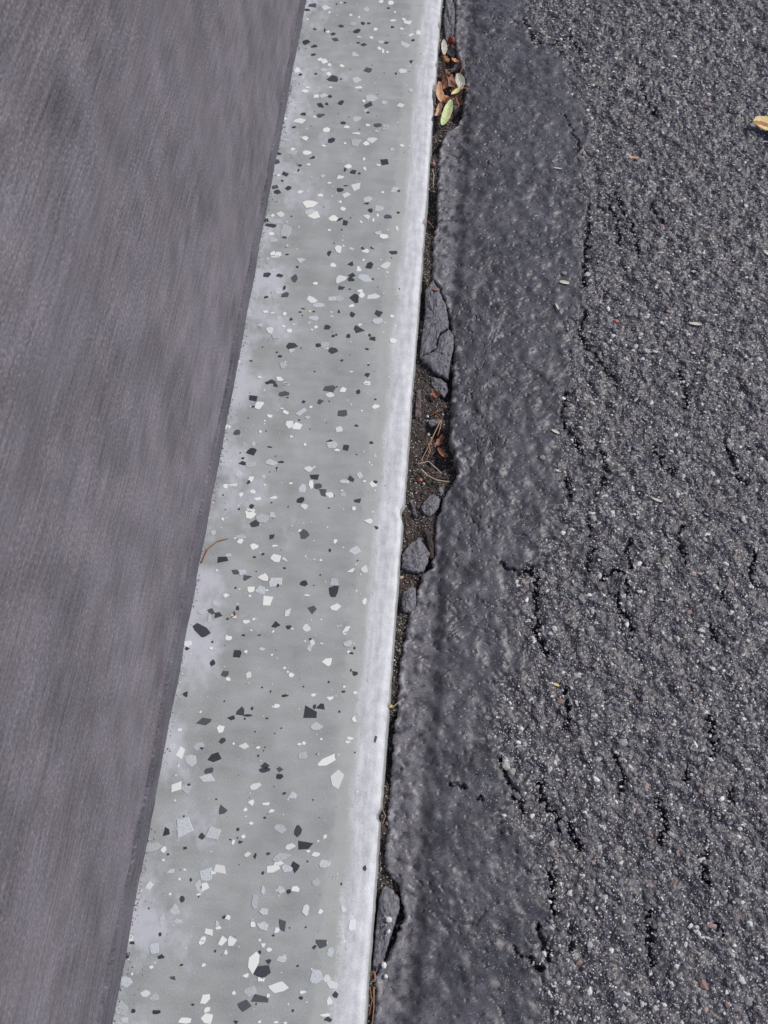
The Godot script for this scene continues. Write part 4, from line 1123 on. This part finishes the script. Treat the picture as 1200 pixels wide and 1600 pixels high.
	tag(husk, "oval brown seed husk on the cracked slab's upper end", "seed")
	var bud := put("seed_husk", stone_mesh(792, 0.9), flat_mat(Color(0.4, 0.19, 0.16), 0.7), self, lay(Vector3(0.010, -0.017, -1.277), 10).scaled_local(Vector3(0.009, 0.008, 0.012)))
	tag(bud, "pinkish brown bud at the narrow far joint", "seed")
	var wood_a: Array[int] = [8, -742, 16, -744, 19, -694, 17, -688, 9, -690]
	var wa := slab(wood_a, -0.019, 0.006, 0.001, 801)
	tag(put("wood_chip", wa[0], flat_mat(Color(0.14, 0.11, 0.1), 0.85), self, Transform3D(Basis(), wa[1])), "grey brown wood chip standing along the kerb face", "wood chip", "wood chips in the joint")
	var wood_b: Array[int] = [36, -482, 44, -486, 52, -462, 54, -438, 48, -434, 44, -456]
	var wb := slab(wood_b, -0.017, 0.007, 0.001, 803)
	tag(put("wood_chip", wb[0], flat_mat(Color(0.06, 0.045, 0.04), 0.9), self, Transform3D(Basis(), wb[1])), "dark bark strip beside the rounded asphalt lump", "wood chip", "wood chips in the joint")
	var wood_c: Array[int] = [12, -530, 15, -532, 24, -508, 22, -504, 17, -510]
	var wc := slab(wood_c, -0.020, 0.005, 0.001, 805)
	tag(put("wood_chip", wc[0], flat_mat(Color(0.16, 0.15, 0.15), 0.85), self, Transform3D(Basis(), wc[1])), "slim grey wood splinter left of the wedge shaped lump", "wood chip", "wood chips in the joint")
	var white := flat_mat(Color(0.72, 0.71, 0.68), 0.6)
	var pebbles := [
		[22, -12, 63, 8, white, "larger white pebble on the long dark splinter"],
		[23, -12, 76, 5, white, "smaller white pebble on the long dark splinter"],
		[20, -16, 114, 7, white, "slim white stone piece at the splinter's lower side"],
		[23, -15, 126, 6, white, "white crumb on the road edge by the splinter's tip"],
		[26, -18, -570, 7, flat_mat(Color(0.5, 0.13, 0.09), 0.7), "brick red chip in the soil under the straws"],
		[4, -18, -205, 6, flat_mat(Color(0.6, 0.45, 0.18), 0.6), "yellow withered flower head in the joint"],
		[30, -18, -690, 5, white, "white pebble in the soil below the wood chip"],
		[34, -18, -655, 6, flat_mat(Color(0.55, 0.48, 0.36), 0.6), "cream pebble beside the long tan needle"],
		[6, -17, -400, 6, flat_mat(Color(0.5, 0.36, 0.28), 0.6), "pinkish crumb against the kerb above the pitted lump"]]
	for i in pebbles.size():
		var p: Array = pebbles[i]
		var s: float = p[3] * 0.001
		tag(put("pebble", stone_mesh(811 + i, 0.8), p[4], self, lay(Vector3(p[0], p[1], p[2]) * 0.001, i * 47.0).scaled_local(Vector3(s * 1.2, s * 0.8, s))), p[5], "pebble", "pebbles and chips in the joint")

# ---------------------------------------------------------------- scene
func _ready() -> void:
	var cam := Camera3D.new()
	cam.name = "camera"
	cam.fov = 66.99
	cam.near = 0.05
	cam.far = 200.0
	cam.position = Vector3(0.0108, 1.1, 0.0)
	cam.rotation_degrees = Vector3(-65.5, 4.5, 0.0)
	var att := CameraAttributesPhysical.new()
	att.frustum_focal_length = 6.8
	att.frustum_focus_distance = 1.2
	att.exposure_aperture = 2.8
	cam.attributes = att
	cam.current = true
	add_child(cam)
	cam.fov = 66.99
	var env := Environment.new()
	env.background_mode = Environment.BG_SKY
	var sky := Sky.new()
	var air := ProceduralSkyMaterial.new()
	air.sky_top_color = Color(0.58, 0.66, 0.82)
	air.sky_horizon_color = Color(0.84, 0.85, 0.88)
	air.ground_horizon_color = Color(0.45, 0.44, 0.44)
	air.ground_bottom_color = Color(0.25, 0.24, 0.24)
	sky.sky_material = air
	env.sky = sky
	env.tonemap_mode = Environment.TONE_MAPPER_LINEAR
	env.tonemap_exposure = 1.0
	env.sdfgi_enabled = true
	env.ssao_enabled = true
	env.ssil_enabled = true
	var we := WorldEnvironment.new()
	we.environment = env
	add_child(we)
	var sun := DirectionalLight3D.new()
	sun.name = "sun"
	sun.light_energy = 1.0
	sun.light_color = Color(1.0, 0.97, 0.93)
	sun.light_angular_distance = 2.0
	sun.shadow_enabled = true
	sun.look_at_from_position(Vector3(0.95, 0.95, -0.45), Vector3.ZERO)
	add_child(sun)
	var t0 := Time.get_ticks_msec()
	build_wall()
	build_kerb()
	print("kerb ", Time.get_ticks_msec() - t0)
	build_road()
	print("road ", Time.get_ticks_msec() - t0)
	build_soil()
	build_fragments()
	build_litter()
	print("done ", Time.get_ticks_msec() - t0, " fov ", cam.fov)
